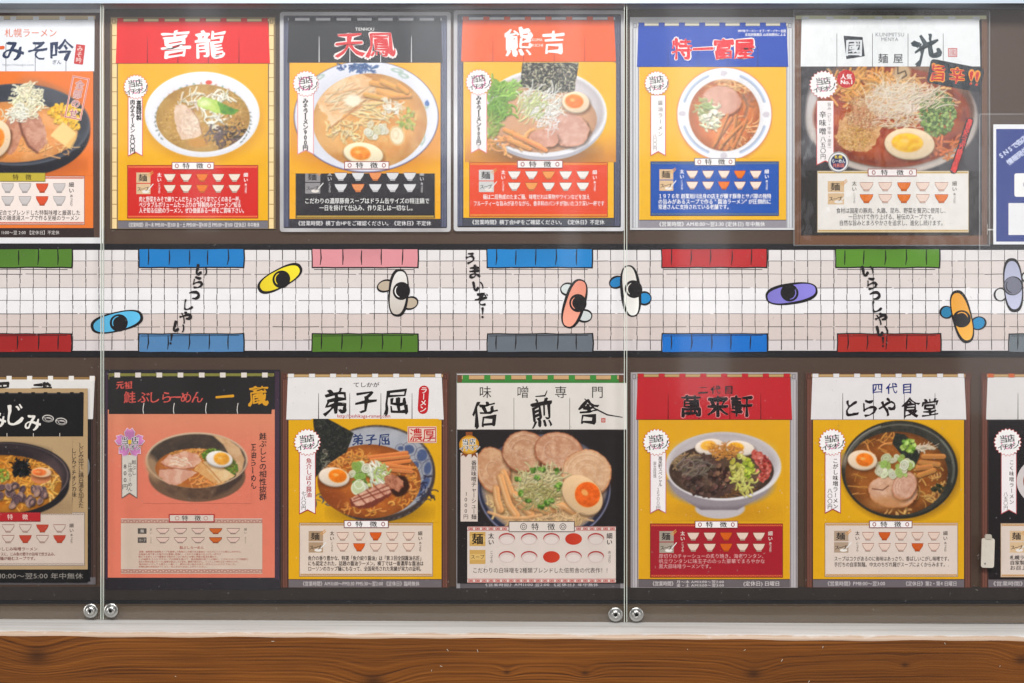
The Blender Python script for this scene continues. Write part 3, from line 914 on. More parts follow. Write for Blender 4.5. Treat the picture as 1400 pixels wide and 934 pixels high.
badge(186.5, 119.5, root, O)
ribbon(175.5, 196, 134, 214.5, root, O, [('喜龍特製', 190.6, 138, 165, 7.6, .035, BLK), ('肉みそラーメン', 182, 137, 182, 8.4, .035, BLK), ('九〇〇円', 182, 184, 210, 8, .035, BLK)])
panel(174.5, 226, 353.5, 299, root, O, (214, 38, 30), ((2,), (2,)),
      [('肉と野菜をみそで練りこんだちょっとピリ辛でこくのある一杯。', .09, .88, 272.7), ('ベジタブルボリュームたっぷりの"特製肉みそラーメン"知る', .09, .87, 280.3), ('人ぞ知る伝統のラーメン。ぜひ価値ある一杯をご賞味下さい。', .09, .91, 288)],
      border=(226, 90, 50), rows=(243.5, 258.5), tagbox=(235.5, 222, 293.5, 232.5))

# ---- black curtain, egg and leek bowl, white laminate
root, O = poster('white-rimmed laminated poster with black curtain and red heading 天鳳, half egg at the bowl bottom', 383, 17, 617, 318)
M = Map(386.7, 23.7, 1.0, .996)
template(M, root, O, post=(92, 96, 122), postd=(52, 54, 72), margin=(66, 68, 88), rod=(238, 238, 244), curtain=(22, 24, 32), tabs=(30, 32, 44), slit=(225, 225, 230), bg=(250, 180, 12),
         bar=(52, 50, 58), hours=('《営業時間》横丁会HPをご確認ください。《定休日》不定休', 18, 203), hcol=(238, 236, 240))
K = Ink()
K.line('TENHOU', 486, 512, 40.5, 6, (240, 240, 240), 5, .01)
for ch, x in (('天', 478), ('鳳', 521)):
    K.char(ch, x, 61, 37, (252, 236, 236), 5, .075, sx=1.1, brush=.7); K.char(ch, x, 61, 37, (222, 40, 46), 6, .03, sx=1.1, brush=.7)
K.build('title_lettering', O, root)
P = Pic(398, 86.5, 602, 237.5, (250, 180, 12), 8)
P.ell(505, 190, 105, 50, (200, 110, 20), soft=26, a=.6)
P.ell(501, 160, 99, 76.5, (84, 80, 140), soft=1.2)
P.ell(501, 159.6, 97.8, 75.4, (232, 234, 246), soft=1.2)
P.ell(500, 163, 88, 66, (212, 214, 230), soft=12, a=.5)
for (x, y, w_, h_, r_) in ((543, 97, 9, 3, .2), (552, 104, 8, 3.4, .35), (438, 106, 7, 3, -.5), (578, 192, 3.2, 8, .3), (584, 145, 3, 5, .3)):
    P.ell(x, y, w_, h_, (150, 180, 160), rot=r_, a=.7); P.ell(x, y, w_ * .5, h_ * .4, (225, 228, 236), rot=r_)
P.strands(46, 488, 95, 30, 5.5, (50, 84, 140), 1.8, 8, curl=1.5, sh=0)
P.line([(482, 97), (492, 90), (500, 88), (508, 94), (516, 92)], 3, (60, 96, 150), .9)
P.ell(584, 142, 3, 4, (70, 110, 180), edge=.3, es=2)
P.soup(506, 166, 78, 65, (236, 176, 98), (222, 150, 70), edge_dark=.14)
P.ell(450, 180, 30, 30, (244, 188, 112), soft=20, a=.5)
P.strands(40, 480, 178, 38, 14, (240, 206, 140), 2.2, 18, curl=.8)
P.poly([(446, 116), (470, 106), (498, 102), (514, 116), (512, 128), (492, 140), (462, 166), (452, 176), (448, 160), (432, 140), (436, 126)], (236, 186, 130), col2=(246, 212, 168), edge=4, ts=10)
P.strands(70, 474, 138, 30, 20, (250, 222, 180), 1.6, 18, ang=-.5, spread=.7, curl=.3, a=.5, sh=.3); P.strands(30, 474, 140, 30, 20, (204, 140, 90), 1.2, 14, ang=-.5, spread=.7, curl=.3, a=.5, sh=0)
P.line([(452, 175), (470, 162), (490, 146), (512, 126)], 1.6, (176, 104, 52), .7, soft=2)
P.line([(440, 130), (470, 126), (506, 118)], 2, (206, 146, 90), .5, soft=3)
P.ell(482, 138, 12, 7, (250, 238, 214), edge=.3, soft=4)
for (a, b, c, d) in ((508, 114, 536, 119), (522, 112, 548, 124), (518, 126, 540, 136), (536, 132, 560, 131), (545, 118, 556, 126), (500, 130, 528, 136)): P.bar(a, b, c, d, 7, (226, 162, 82))
P.strands(30, 508, 152, 30, 12, (240, 212, 150), 2, 20, ang=.2, spread=.8, curl=.3)
P.strands(44, 533, 148, 12, 12, (248, 240, 222), 1.4, 11, curl=1.6, sh=.3)
P.chunks(40, 556, 164, 14, 16, [(176, 196, 90), (206, 190, 110), (150, 170, 70)], 2.4, sh=.3)
P.rings(9, 515, 180, 14, 12, 6, ((248, 244, 230), (236, 226, 190)))
P.ell(543, 186, 10, 13, (246, 232, 200), rot=-.2, soft=2); P.rim(543, 186, 9, 12, 1.2, (220, 190, 130), rot=-.2); P.rim(541, 184, 4, 6, 1.2, (230, 206, 160))
P.strands(14, 470, 184, 18, 8, (246, 222, 170), 2, 12, curl=1)
P.egg(497, 210, 27, 14.5, .15, (250, 236, 200), (246, 130, 20), -4, 0, .5, yry=.62)
P.finish(); P.build(O, root, 6)
badge(418.5, 115, root, O, 18.5, outlined=False)
ribbon(407, 429.5, 129, 212, root, O, [('みそラーメン', 418, 135, 178, 10.5, .04, BLK), ('900円', 418, 178, 206, 10, .05, BLK)], border=(236, 150, 160))
panel(404.3, 223.5, 595, 299, root, O, (40, 36, 42), ((2,), (1,)),
      [('こだわりの濃厚豚骨スープはドラム缶サイズの特注鍋で', .065, .96, 275), ('一日を掛けて仕込み、作り足しは一切なし。', .17, .86, 284.5)],
      border=(196, 160, 70), rows=(242, 257.5), tagbox=(471, 221, 532.5, 232), lab=(150, 146, 150), icol=(226, 226, 230), iline=(120, 120, 130), scol=(210, 208, 212), orange=(236, 150, 90), dsz=8.4)
sleeve(root, O, 383.5, 17.5, 616.5, 317.5, FILM, RIM_WHITE, seed=2)

# ---- orange curtain, nori bowl, white laminate
root, O = poster('white-rimmed laminated poster with orange curtain headed 熊吉, tall nori sheet in the bowl', 620, 15, 854, 317)
M = Map(624.2, 22.5, .996, .995)
template(M, root, O, post=(92, 96, 122), postd=(58, 60, 80), margin=(66, 68, 90), rod=(238, 238, 244), curtain=(244, 94, 20), slit=(180, 50, 14), bg=(250, 186, 8),
         bar=(70, 72, 84), hours=('《営業時間》横丁会HPをご確認ください。《定休日》不定休', 18, 203), hcol=(240, 240, 244))
K = Ink()
for ch, x, s_ in (('熊', 708.5, 40), ('吉', 757, 33)): K.char(ch, x, 58, s_, WHT, 5, .04, sx=1.0, brush=.6)
K.line('KUMA', 727, 742, 55, 5.6, (250, 240, 230), 5, .01); K.line('KICHI', 727, 742.5, 62.5, 5.6, (250, 240, 230), 5, .01)
K.build('title_lettering', O, root)
P = Pic(636, 86, 842, 222, (250, 186, 8), 12)
g = np.clip((P.ys - 175) / 40, 0, 1)[:, None, None]; P.img = P.img * (1 - g * .9) + np.array((214, 140, 60)) * g * .9
P.ell(740, 208, 70, 20, (110, 70, 50), soft=14, a=.6)
P.ell(744, 158, 85.5, 62, (196, 196, 208), soft=1.2)
P.ell(743, 198, 60, 18, (140, 136, 150), soft=10, a=.5)
P.ell(744, 155, 85.5, 60, (238, 238, 244), soft=1.2)
P.ell(745, 154, 80, 54.5, (186, 178, 184), soft=3)
P.ell(742, 148, 78, 46, (222, 216, 220), soft=10, a=.8)
P.soup(740, 164, 76, 45, (212, 160, 124), (224, 172, 130), edge_dark=.1)
P.clip = None
P.ell(700, 124, 16, 12, (200, 170, 110), soft=6, a=.8)
P.nori([(715, 80), (792, 82), (785, 126), (750, 129), (722, 121), (711, 118)], (38, 38, 40), (206, 198, 166), 620, 1.5)
P.strands(30, 690, 194, 40, 8, (240, 168, 104), 3, 20, curl=.6)
P.chashu(776, 178, 30, 23, .2, (226, 178, 160), (210, 156, 136), (240, 206, 190), (196, 140, 116), .1, False)
P.chashu(744, 190, 20, 12, .1, (226, 170, 150), (210, 150, 126), (240, 206, 190), (200, 140, 116), .12, False)
for (a, b, c, d) in ((690, 178, 716, 190), (704, 186, 738, 200), (696, 192, 724, 204), (722, 194, 746, 206)): P.bar(a, b, c, d, 6, (236, 158, 92))
P.strands(120, 679, 142, 15, 26, (120, 170, 56), 2.3, 17, ang=-1.2, spread=2.2, curl=.8)
P.strands(40, 693, 128, 12, 12, (146, 196, 80), 2.2, 13, ang=-.9, spread=1.2)
P.strands(24, 672, 178, 10, 14, (150, 180, 80), 2.0, 14, ang=-1.2, spread=1)
P.strands(130, 735, 145, 31, 19, (240, 240, 232), 1.3, 22, ang=-.6, spread=1.8, curl=.5, sh=.35)
P.strands(40, 722, 154, 18, 18, (206, 214, 150), 1.4, 22, ang=-1.0, spread=1.2, curl=.5)
P.strands(40, 748, 168, 16, 12, (246, 240, 238), 1.2, 12, curl=1, sh=.3)
P.egg(787, 140, 18.5, 14, .1, (248, 222, 190), (244, 116, 20), -2, -1, .66)
P.finish(); P.build(O, root, 6)
badge(654.5, 113, root, O, 18.5, outlined=False)
ribbon(643.5, 666, 128, 210.5, root, O, [('みそラーメン', 654.5, 131, 174, 10.5, .04, BLK), ('900円', 654.5, 174, 198, 9.6, .05, BLK), ('税込', 654.5, 198, 204, 5, .0, (90, 90, 96))], border=(236, 130, 130))
panel(641.5, 222, 831, 297, root, O, (238, 72, 26), ((2,), (1,)),
      [('麺は二段熟成のたまご麺、味噌だれは果物やワインなどを加え', .10, .87, 269.5), ('フルーティーな旨みがありながら、香辛料のパンチが効いたコク深い一杯です', .03, .975, 278.5)],
      border=(246, 140, 40), rows=(240, 255.5), tagbox=(707, 219.5, 769.5, 230.5), lab=(214, 214, 214), icol=(246, 240, 236), iline=(150, 130, 120), orange=(246, 160, 80), dsz=7.6)
sleeve(root, O, 620.5, 15.5, 853.5, 316.5, FILM, RIM_WHITE, seed=5)

# ---- blue curtain, round soy bowl
root, O = poster('menu poster with pale grey posts and blue curtain headed 特一富屋, round white bowl seen from above', 861, 24, 1092, 314)
M = Map(864.4, 30.8, .974, .975)
K = Ink(); K.rect(861.3, 24, 1092, 314.5, (222, 222, 226), -1); K.build('white_margin', O, root)
template(M, root, O, post=(214, 216, 222), postd=(120, 120, 128), margin=(190, 190, 196), rod=(232, 228, 208), curtain=(26, 72, 178), slit=(14, 40, 110), bg=(240, 184, 44),
         bar=(150, 146, 156), hours=('《営業時間》AM10:00～翌2:30 (定休日) 年中無休', 34, 186), hcol=(244, 244, 246))
K = Ink()
for ch, x in zip('特一富屋', (932, 961, 989, 1017)):
    K.char(ch, x, 67.5, 30, (250, 240, 240), 5, .075, sx=1.0, brush=.45); K.char(ch, x, 67.5, 30, (226, 32, 44), 6, .035, sx=1.0, brush=.45)
K.line('1997年ラーメン・オブ・ザ・イヤー全国', 1008, 1074, 43, 4.4, WHT, 5, .02); K.line('支局別推薦店 山本和朗氏による', 1018, 1074, 48, 4.4, WHT, 5, .02)
K.build('title_lettering', O, root)
P = Pic(924, 93, 1056, 216.5, (240, 184, 44), 21)
P.ell(990, 158, 66, 66, (200, 120, 60), soft=4, a=.5)
P.ell(990, 156.5, 65, 64, (206, 110, 90), soft=1.1); P.ell(990, 156.5, 64.2, 63.2, (240, 240, 244), soft=1)
P.ell(990, 157, 54, 53.5, (222, 220, 226), soft=8, a=.6)
for a0, a1 in ((198, 247), (293, 342), (18, 67), (113, 162)): P.arc(990, 156.5, 57.5, 56.5, a0, a1, 4.2, (172, 186, 214), .9)
for (x, y) in ((989, 101), (933, 156), (1047, 157), (989, 213)): P.ell(x, y, 5, 4, (206, 200, 210), edge=.3, es=3)
P.soup(990, 158, 48.5, 49, (224, 132, 68), (202, 104, 50), edge_dark=.22)
P.clip = P.clip
P.strands(50, 990, 118, 34, 10, (240, 186, 130), 1.6, 16, curl=.8); P.strands(40, 1012, 184, 26, 22, (240, 176, 120), 1.6, 18, curl=.7)
P.chashu(986, 138, 27, 20, .1, (218, 166, 146), (204, 150, 130), (226, 184, 164), (170, 110, 84), .07, False)
P.strands(16, 1022, 136, 8, 9, (180, 120, 90), 2, 8, curl=1.2)
P.line([(1015, 130), (1022, 146), (1018, 160)], 4, (130, 100, 84), .7, soft=3)
P.strands(70, 966, 160, 15, 18, (226, 228, 196), 2.2, 10, curl=.9); P.strands(26, 962, 148, 14, 12, (160, 180, 110), 1.8, 10, curl=.9); P.chunks(12, 972, 160, 12, 10, [(244, 240, 220)], 3.2)
for (a, b, c, d) in ((975, 200, 1000, 162), (984, 203, 1010, 166), (992, 206, 1016, 168), (1000, 200, 1006, 158), (1002, 202, 1020, 164), (978, 196, 994, 158), (988, 196, 1012, 172)): P.bar(a, b, c, d, 4.2, (206, 130, 70))
P.finish(); P.build(O, root, 6)
badge(897.5, 114.5, root, O)
ribbon(889, 910, 131, 214, root, O, [('醤油ラーメン', 902.5, 137, 188, 7, .0, (60, 50, 50)), ('八〇〇円', 895, 184, 206, 6.4, -.008, (110, 104, 108))])
panel(889, 221, 1064.5, 295.5, root, O, (30, 84, 176), ((3,), (2,)),
      [('１９７６年 創業旭川出身の店主が醸す豚骨とサバ節の独特', .06, .94, 268.5), ('の旨みがあるスープで作る " 醤油ラーメン" が圧倒的に', .06, .94, 276), ('常連さんに支持されている老舗です。', .06, .63, 283.2)],
      border=(70, 90, 120), rows=(239, 254), tagbox=(949, 216.5, 1005, 227), tagr=(110, 110, 130), dw=.02, dsz=7.4)

# ---- big white-curtain poster in a clear sleeve
root, O = poster('large poster in a shiny clear sleeve, white curtain headed 國光, half egg in spicy bowl', 1083, 16, 1351, 337, d=.0048)
K = Ink()
K.rect(1085.5, 24, 1348, 335, (118, 80, 56), 0); K.rect(1094, 26, 1341, 323, (40, 34, 34), .6)
for x in (1087, 1091.5, 1343, 1346): K.rect(x, 26, x + .8, 335, (84, 54, 38), .8)
K.rect(1087, 22.5, 1347, 27.5, (214, 214, 170), 1); K.rect(1094, 322, 1341, 323, (90, 60, 40), 1)
K.build('printed_sheet', O, root)
C = Ink(); C.poly([(1095, 27), (1337, 27), (1338.5, 92), (1093.5, 92)], (238, 242, 246), 3)
for k in range(8): C.rect(1095 + k * 33.3, 24, 1105 + k * 33.3, 29, (226, 230, 232), 3.3)
for x in (1143, 1191.5, 1240, 1288): C.rect(x - .4, 47, x + .4, 92, (90, 90, 96), 3.4)
C.build('curtain_print', O, root)
K = Ink()
K.poly([(1152, 50), (1178, 52), (1181, 78), (1156, 82)], (44, 50, 58), 5); K.char('國', 1166.5, 66, 24, (226, 230, 236), 5.5, .03, rot=.05, brush=.6)
K.line('KUNIMITSU', 1195, 1235, 48.5, 7.4, (130, 136, 142), 5); K.line('MENYA', 1203, 1227, 55, 7.4, (130, 136, 142), 5)
K.char('麺', 1206, 81, 14, (60, 60, 66), 5, .012); K.char('屋', 1226.5, 81, 14, (60, 60, 66), 5, .012)
K.char('光', 1264, 66, 36, (52, 66, 74), 5, .05, rot=-.35, brush=1.6, sx=1.1)
K.frame(1294.5, 67, 1307, 79, 1.2, (204, 90, 90), 5); K.char('國', 1300.7, 73, 9.5, (204, 80, 80), 5, .01)
K.build('title_lettering', O, root)
P = Pic(1096, 92, 1340, 234, (54, 50, 54), 31)
P.img += (fbm(*np.meshgrid(P.xs, P.ys), 60, 2)[..., None] - .5) * 30
P.ell(1240, 190, 140, 60, (90, 88, 96), soft=50, a=.4)
P.ell(1218, 160, 117, 78, (168, 160, 156), soft=2); P.ell(1216, 152, 114, 78, (104, 74, 60), soft=3)
P.ell(1110, 155, 9, 34, (206, 200, 200), soft=5); P.ell(1270, 110, 60, 22, (140, 110, 90), soft=8, a=.9)
P.rim(1218, 160, 115, 76, 6, (200, 188, 180), half=-1, soft=3)
P.ell(1218, 161, 107, 68, (150, 60, 26), soft=4)
P.soup(1216, 162, 104, 64, (190, 88, 34), (158, 58, 26), edge_dark=.25)
P.clip = None
P.strands(120, 1170, 120, 50, 20, (232, 166, 90), 3.0, 22, curl=.7); P.strands(130, 1230, 140, 62, 32, (230, 178, 116), 2.8, 20, curl=.8)
P.strands(30, 1280, 200, 30, 18, (214, 120, 60), 2.6, 20, curl=.7); P.ell(1232, 100, 12, 10, (200, 170, 130), soft=4)
P.line([(1226, 92), (1226, 102), (1236, 98), (1238, 104), (1232, 108)], 1.6, (60, 40, 30), .9)
P.poly([(1164, 150), (1178, 138), (1200, 150), (1206, 172), (1196, 196), (1182, 210), (1156, 206), (1140, 190), (1146, 168)], (206, 150, 92), col2=(226, 176, 120), edge=5, ts=7)
P.poly([(1168, 140), (1188, 134), (1210, 146), (1204, 172), (1176, 178), (1160, 166)], (196, 132, 92), col2=(214, 160, 120), edge=4)
P.chunks(420, 1180, 156, 26, 26, [(214, 170, 120), (230, 196, 150), (170, 110, 70)], 1.1, sh=.35)
P.chunks(300, 1166, 190, 24, 16, [(230, 184, 110), (220, 170, 90), (190, 130, 60)], 1.2, sh=.35)
P.ell(1218, 138, 34, 20, (226, 196, 164), soft=14, a=.6); P.strands(230, 1218, 140, 38, 24, (236, 220, 202), 1.1, 24, ang=-.8, spread=2.4, curl=.6, sh=.15, a=.75)
P.strands(50, 1230, 168, 40, 10, (230, 206, 184), 1.2, 20, ang=-.4, spread=.9, curl=.5)
P.chunks(430, 1280, 156, 25, 31, [(110, 140, 64), (140, 172, 86), (84, 116, 50), (160, 186, 104)], 2.1, sh=.6, flat=.85)
P.strands(40, 1262, 140, 22, 14, (232, 214, 190), 1.2, 26, ang=-.7, spread=.8)
P.egg(1242, 197, 34, 21, .05, (240, 216, 180), (244, 176, 30), -3, -1, .62, yry=.6)
P.finish(); P.build(O, root, 6)
badge(1124.5, 117, root, O, 20, rot=-.1)
K = Ink(); K.ell(1155.5, 109, 12.4, 12.4, (206, 40, 46), 11)
K.line('人気', 1147.5, 1163.5, 106, 8, WHT, 11.6, .03); K.line('No.1', 1147.5, 1164, 113.5, 8, WHT, 11.6, .03); K.build('popularity_badge', O, root)
ribbon(1115, 1139, 139, 227, root, O, [('旨み（ピリ・中辛・激辛）', 1132.5, 141, 207, 5.6, .0, (70, 50, 50)), ('辛味噌', 1123.5, 152, 186, 10, .02, BLK), ('八五〇円', 1124, 187, 219, 8, .012, BLK)], border=(206, 80, 80))
K = Ink(); ca, sa = math.cos(.16), math.sin(.16)
def rrect(cx, cy, w_, h_, rot, q, n=5):
    P_ = []
    for (sx_, sy_, a0) in ((1, -1, -90), (1, 1, 0), (-1, 1, 90), (-1, -1, 180)):
        for k in range(n):
            a = math.radians(a0 + 90 * k / (n - 1)); x = sx_ * (w_ / 2 - q) + q * math.cos(a); y = sy_ * (h_ / 2 - q) + q * math.sin(a)
            P_.append((cx + x * math.cos(rot) - y * math.sin(rot), cy + x * math.sin(rot) + y * math.cos(rot)))
    return P_
K.poly(rrect(1304.5, 104.5, 74, 33, .19, 5), (30, 38, 46), 12)
for ch, dx, s_ in (('旨', -24, 24), ('辛', 2, 24), ('!', 21, 27), ('!', 29, 27)):
    x, y = 1304.5 + dx * math.cos(.17), 104.5 + dx * math.sin(.17)
    K.char(ch, x, y, s_, (244, 160, 40), 12.8, .075, rot=.12, brush=.6); K.char(ch, x, y, s_, (206, 36, 36), 13.6, .02, rot=.12, brush=.6)
K.build('spicy_sticker_print', O, root)
K = Ink(); K.poly(rrect(1313, 200, 10.5, 80, .32, 5), (36, 22, 26), 12)
for i, ch in enumerate('鬼旨みたっぷり特製辛味噌'):
    t = (i + .5) / 12 - .5; K.char(ch, 1313 - 75 * t * math.sin(.32), 200 + 75 * t * math.cos(.32), 8.4, (240, 66, 60), 13, .035, rot=.32)
K.build('slanted_strip_print', O, root)
K = Ink(); K.ell(1145, 222.5, 14.2, 14.2, (236, 236, 238), 12); K.ring(1145, 222.5, 13.4, 13.4, 1, (120, 116, 110), 12.5); K.ell(1145, 222.5, 10.6, 10.6, (44, 52, 96), 12.6)
K.line('札幌', 1139.5, 1150.5, 215.5, 5, (244, 214, 60), 13.2, .02); K.line('らーめん', 1135.5, 1154.5, 221, 6, WHT, 13.2, .02); K.line('共和国', 1137, 1153, 227, 6, (240, 130, 110), 13.2, .02)
K.build('round_seal_print', O, root)
panel(1116, 234, 1323, 318.5, root, O, (240, 236, 232), ((2,), (0, 2, 4)),
      [('食材は国産の豚肉、丸鶏、昆布、野菜を贅沢に使用し、', .125, .865, 288.5), ('一日かけて作り上げる、秘伝のスープです。', .205, .785, 297), ('自然な旨みとまろやかさを追求し、進化し続けます。', .145, .845, 305.3)],
      dcol=(50, 44, 46), border=(222, 190, 120), rows=(256, 272.3), tagbox=(1185, 231.5, 1251.6, 241.8), scol=(80, 66, 50), dw=.006, icol=(240, 214, 200), iline=(170, 110, 90))
sleeve(root, O, 1083, 16, 1351, 337, FILM_CRUMPLED, RIM_FAINT, off=.0025, rad=1.2, seed=9, rimw=1.8)

# ---- blue sheet at the right edge
root, O = poster('blue social media sheet with white letter f, cut off at the right edge', 1355, 170, 1545, 335, name='notice_sheet', d=.0080, group=None, cat='notice')
K = Ink(); K.rect(1355.3, 171.4, 1560, 334.8, (240, 242, 248), 0); K.rect(1359.2, 177.6, 1556, 331, (38, 60, 140), .6)
K.poly(rrect(1400.5, 254, 33, 32, 0, 3), WHT, 1.2)
K.poly([(1402, 270), (1402, 256), (1396.5, 256), (1396.5, 250.5), (1402, 250.5), (1402, 246), (1405, 241.5), (1410, 241), (1414, 241), (1414, 246.5), (1409.5, 246.5), (1408, 248), (1408, 250.5), (1414, 250.5), (1413, 256), (1408, 256), (1408, 270)], (38, 60, 140), 1.8)
K.rect(1376, 278.5, 1440, 322, (240, 242, 246), 1.2)
K.build('printed_sheet', O, root)
K = Ink()
for txt, x, y, st in (('SNSで各店舗の', 1366, 214, 7.6), ('情報発信中', 1378, 222, 8.4)):
    for i, ch in enumerate(txt):
        K.char(ch, x + i * st * .80, y - i * st * .60, 9, (206, 216, 246), 2, .035, rot=-.64)
K.char('C', 1400, 222, 8, (214, 130, 110), 2)
K.build('slanted_lettering', O, root)
sleeve(root, O, 1335, 157, 1560, 345, FILM, RIM_FAINT, off=.0018, rad=3, seed=12, rimw=1.5, wavy=.0003)
K = Ink()
Hm, Ho = empty('letter_mark', at(1354, 312, .0006)), (1354, 312); tag(Hm, 'small white letter mark beside the lower left corner of the blue sheet', 'letter')
K.char('H', 1353.6, 314, 21, (226, 224, 220), 0, .01); K.build('letter', Ho, Hm)
# ---- orange poster cut off at the left edge (top row)
root, O = poster('orange poster cut off at the left edge, black bowl with corn and butter', -90, 11, 143, 333)
K = Ink(); K.rect(-95, 11, 143, 333, (232, 232, 236), -1); K.rect(-90, 18, 137, 325, (92, 70, 62), 0)
K.rect(-90, 97, 128, 312, (238, 124, 50), 1); K.rect(-90, 312, 129, 324.5, (52, 40, 40), 1)
K.rect(-90, 22, 131, 27, (226, 206, 170), 1.3)
K.build('printed_sheet', O, root)
C = Ink(); C.poly([(-90, 27.5), (130, 27.5), (129.5, 98), (-90, 98)], (236, 240, 248), 3)
for x in (-33, -2, 15, 46, 82, 121): C.rect(x, 23, x + 8, 29, (240, 242, 246), 3.2)
for x in (8.5, 48.5, 90.5): C.rect(x, 60, x + .8, 98, (90, 90, 104), 3.4)
C.build('curtain_print', O, root)
K = Ink(); K.line('札幌ラーメン', 7, 79, 45.5, 12.5, (228, 110, 60), 5, -.005)
K.char('ー', -2, 66, 22, (226, 100, 50), 5, .05, brush=1)
for ch, x, s_ in (('み', 19, 31), ('そ', 53, 30), ('吟', 85, 32)): K.char(ch, x, 69.5, s_, (44, 58, 92), 5, .03, sx=1.05, brush=.8)
K.line('ぎん', 72, 85, 85.5, 6.6, (70, 80, 110), 5, .01); K.line('https://misogin.com', 4, 47, 89, 4, (150, 156, 170), 5)
K.poly(rrect(109.5, 75, 12.5, 27, .12, 1.2), (206, 60, 60), 5)
for i, ch in enumerate('みそ吟'): K.char(ch, 110.2 - .9 * i, 67 + 8 * i, 8.4, (246, 226, 222), 5.6, .012, rot=.12)
K.build('title_lettering', O, root)
P = Pic(-90, 98, 128, 240, (238, 124, 50), 41)
P.ell(20, 226, 86, 16, (150, 70, 30), soft=14, a=.6)
P.ell(24, 180, 100, 62, (36, 38, 46), soft=1.4); P.ell(20, 206, 74, 30, (36, 36, 44), soft=4)
P.ell(24, 171, 100, 56, (84, 88, 100), soft=1.4); P.ell(23, 170, 98, 54, (52, 56, 66), soft=2, col2=(66, 70, 82), ts=20)
P.ell(70, 130, 36, 12, (96, 98, 108), rot=.4, soft=12, a=.5)
P.soup(16, 181, 91, 41.5, (232, 150, 80), (240, 168, 104), edge_dark=.12)
P.clip = None
P.strands(30, 60, 200, 40, 14, (240, 180, 120), 1.5, 12, curl=1)
P.chunks(110, 90, 156, 22, 14, [(250, 196, 60), (246, 184, 40), (252, 210, 90)], 3.1, sh=.35); P.chunks(20, 98, 172, 12, 10, [(250, 196, 60)], 3, sh=.4)
P.poly([(14, 158), (30, 154), (34, 176), (24, 205), (16, 213), (6, 208), (2, 180)], (196, 134, 106), col2=(214, 156, 128), edge=2)
P.poly([(30, 158), (50, 150), (62, 172), (66, 196), (52, 210), (40, 200), (31, 184)], (190, 130, 106), col2=(214, 160, 136), edge=2)
P.line([(27, 165), (32, 184), (40, 200), (52, 209)], 3, (96, 50, 40), .8, soft=3); P.line([(3, 205), (14, 196), (16, 180)], 3, (96, 54, 40), .6, soft=3)
P.strands(170, 36, 138, 19, 24, (246, 236, 200), 1.9, 13, curl=1.2, sh=.35); P.strands(60, 20, 154, 16, 12, (248, 244, 222), 1.7, 12, curl=1.1, sh=.35)
P.poly([(87, 168), (105, 186), (96, 204), (70, 186)], (248, 206, 130), soft=1.5); P.poly([(87, 168), (107, 182), (105, 192), (100, 202), (92, 204)], (240, 190, 110), a=.7); P.poly([(87, 167), (105, 183), (90, 200), (70, 185)], (250, 214, 142), soft=1.2)
P.egg(-6, 190, 21, 26, .3, (244, 214, 180), (244, 140, 50), 0, 0, .6)
P.finish(); P.build(O, root, 6)
K = Ink()
def rot_frame(cx, cy, w_, h_, r_, t, c, h):
    q = []
    for dx, dy in ((-1, -1), (1, -1), (1, 1), (-1, 1)):
        for e in (0, t): pass
    def pt(x, y): return (cx + x * math.cos(r_) - y * math.sin(r_), cy + x * math.sin(r_) + y * math.cos(r_))
    o_ = [pt(sx_ * w_ / 2, sy_ * h_ / 2) for sx_, sy_ in ((-1, -1), (1, -1), (1, 1), (-1, 1))]; i_ = [pt(sx_ * (w_ / 2 - t), sy_ * (h_ / 2 - t)) for sx_, sy_ in ((-1, -1), (1, -1), (1, 1), (-1, 1))]
    K.raw(o_ + i_, h, [(k, (k + 1) % 4, 4 + (k + 1) % 4, 4 + k) for k in range(4)], c)
rot_frame(106, 134.5, 23.5, 58.5, .2, 2.4, (250, 214, 196), 11); rot_frame(106, 134.5, 22.4, 57.4, .2, 1, (200, 70, 90), 11.5)
for ch, x, y in (('全', 110, 116.5), ('部', 107, 129.3), ('の', 104.3, 142), ('せ', 101.6, 155)): K.char(ch, x, y, 12.4, (252, 226, 214), 12, .06, rot=.18); K.char(ch, x, y, 12.4, (170, 50, 90), 12.6, .004, rot=.18)
K.build('topping_stamp_print', O, root)
panel(-74, 241, 116.5, 307.6, root, O, (246, 232, 226), ((3,), (3,)),
      [('独自の配合でブレンドした特製味噌と厳選した', .28, .97, 291), ('深い旨味の鶏清湯スープで作る至極のラーメン', .28, .96, 298.3)], dcol=(50, 40, 44), border=(226, 140, 120), rows=(257.5, 275), tagbox=(-40, 236.6, 63, 248.6), scol=(60, 50, 54), dw=.004, icol=(206, 200, 200), iline=(150, 146, 146), orange=(222, 84, 50), dsz=7.6, tagr=(150, 140, 50))
K = Ink(); K.rect(-39, 237.5, 62.3, 247.8, (196, 176, 60), 12.6); K.char('特', 22.5, 242.6, 8.6, (60, 50, 20), 13.2, .01); K.char('徴', 40, 242.6, 8.6, (60, 50, 20), 13.2, .01); K.build('heading_print', O, root)
K = Ink(); K.line('11:00～翌 2:00 【定休日】不定休', 2, 82, 318.3, 6, (222, 216, 214), 3, .0); K.build('hours_lettering', O, root)

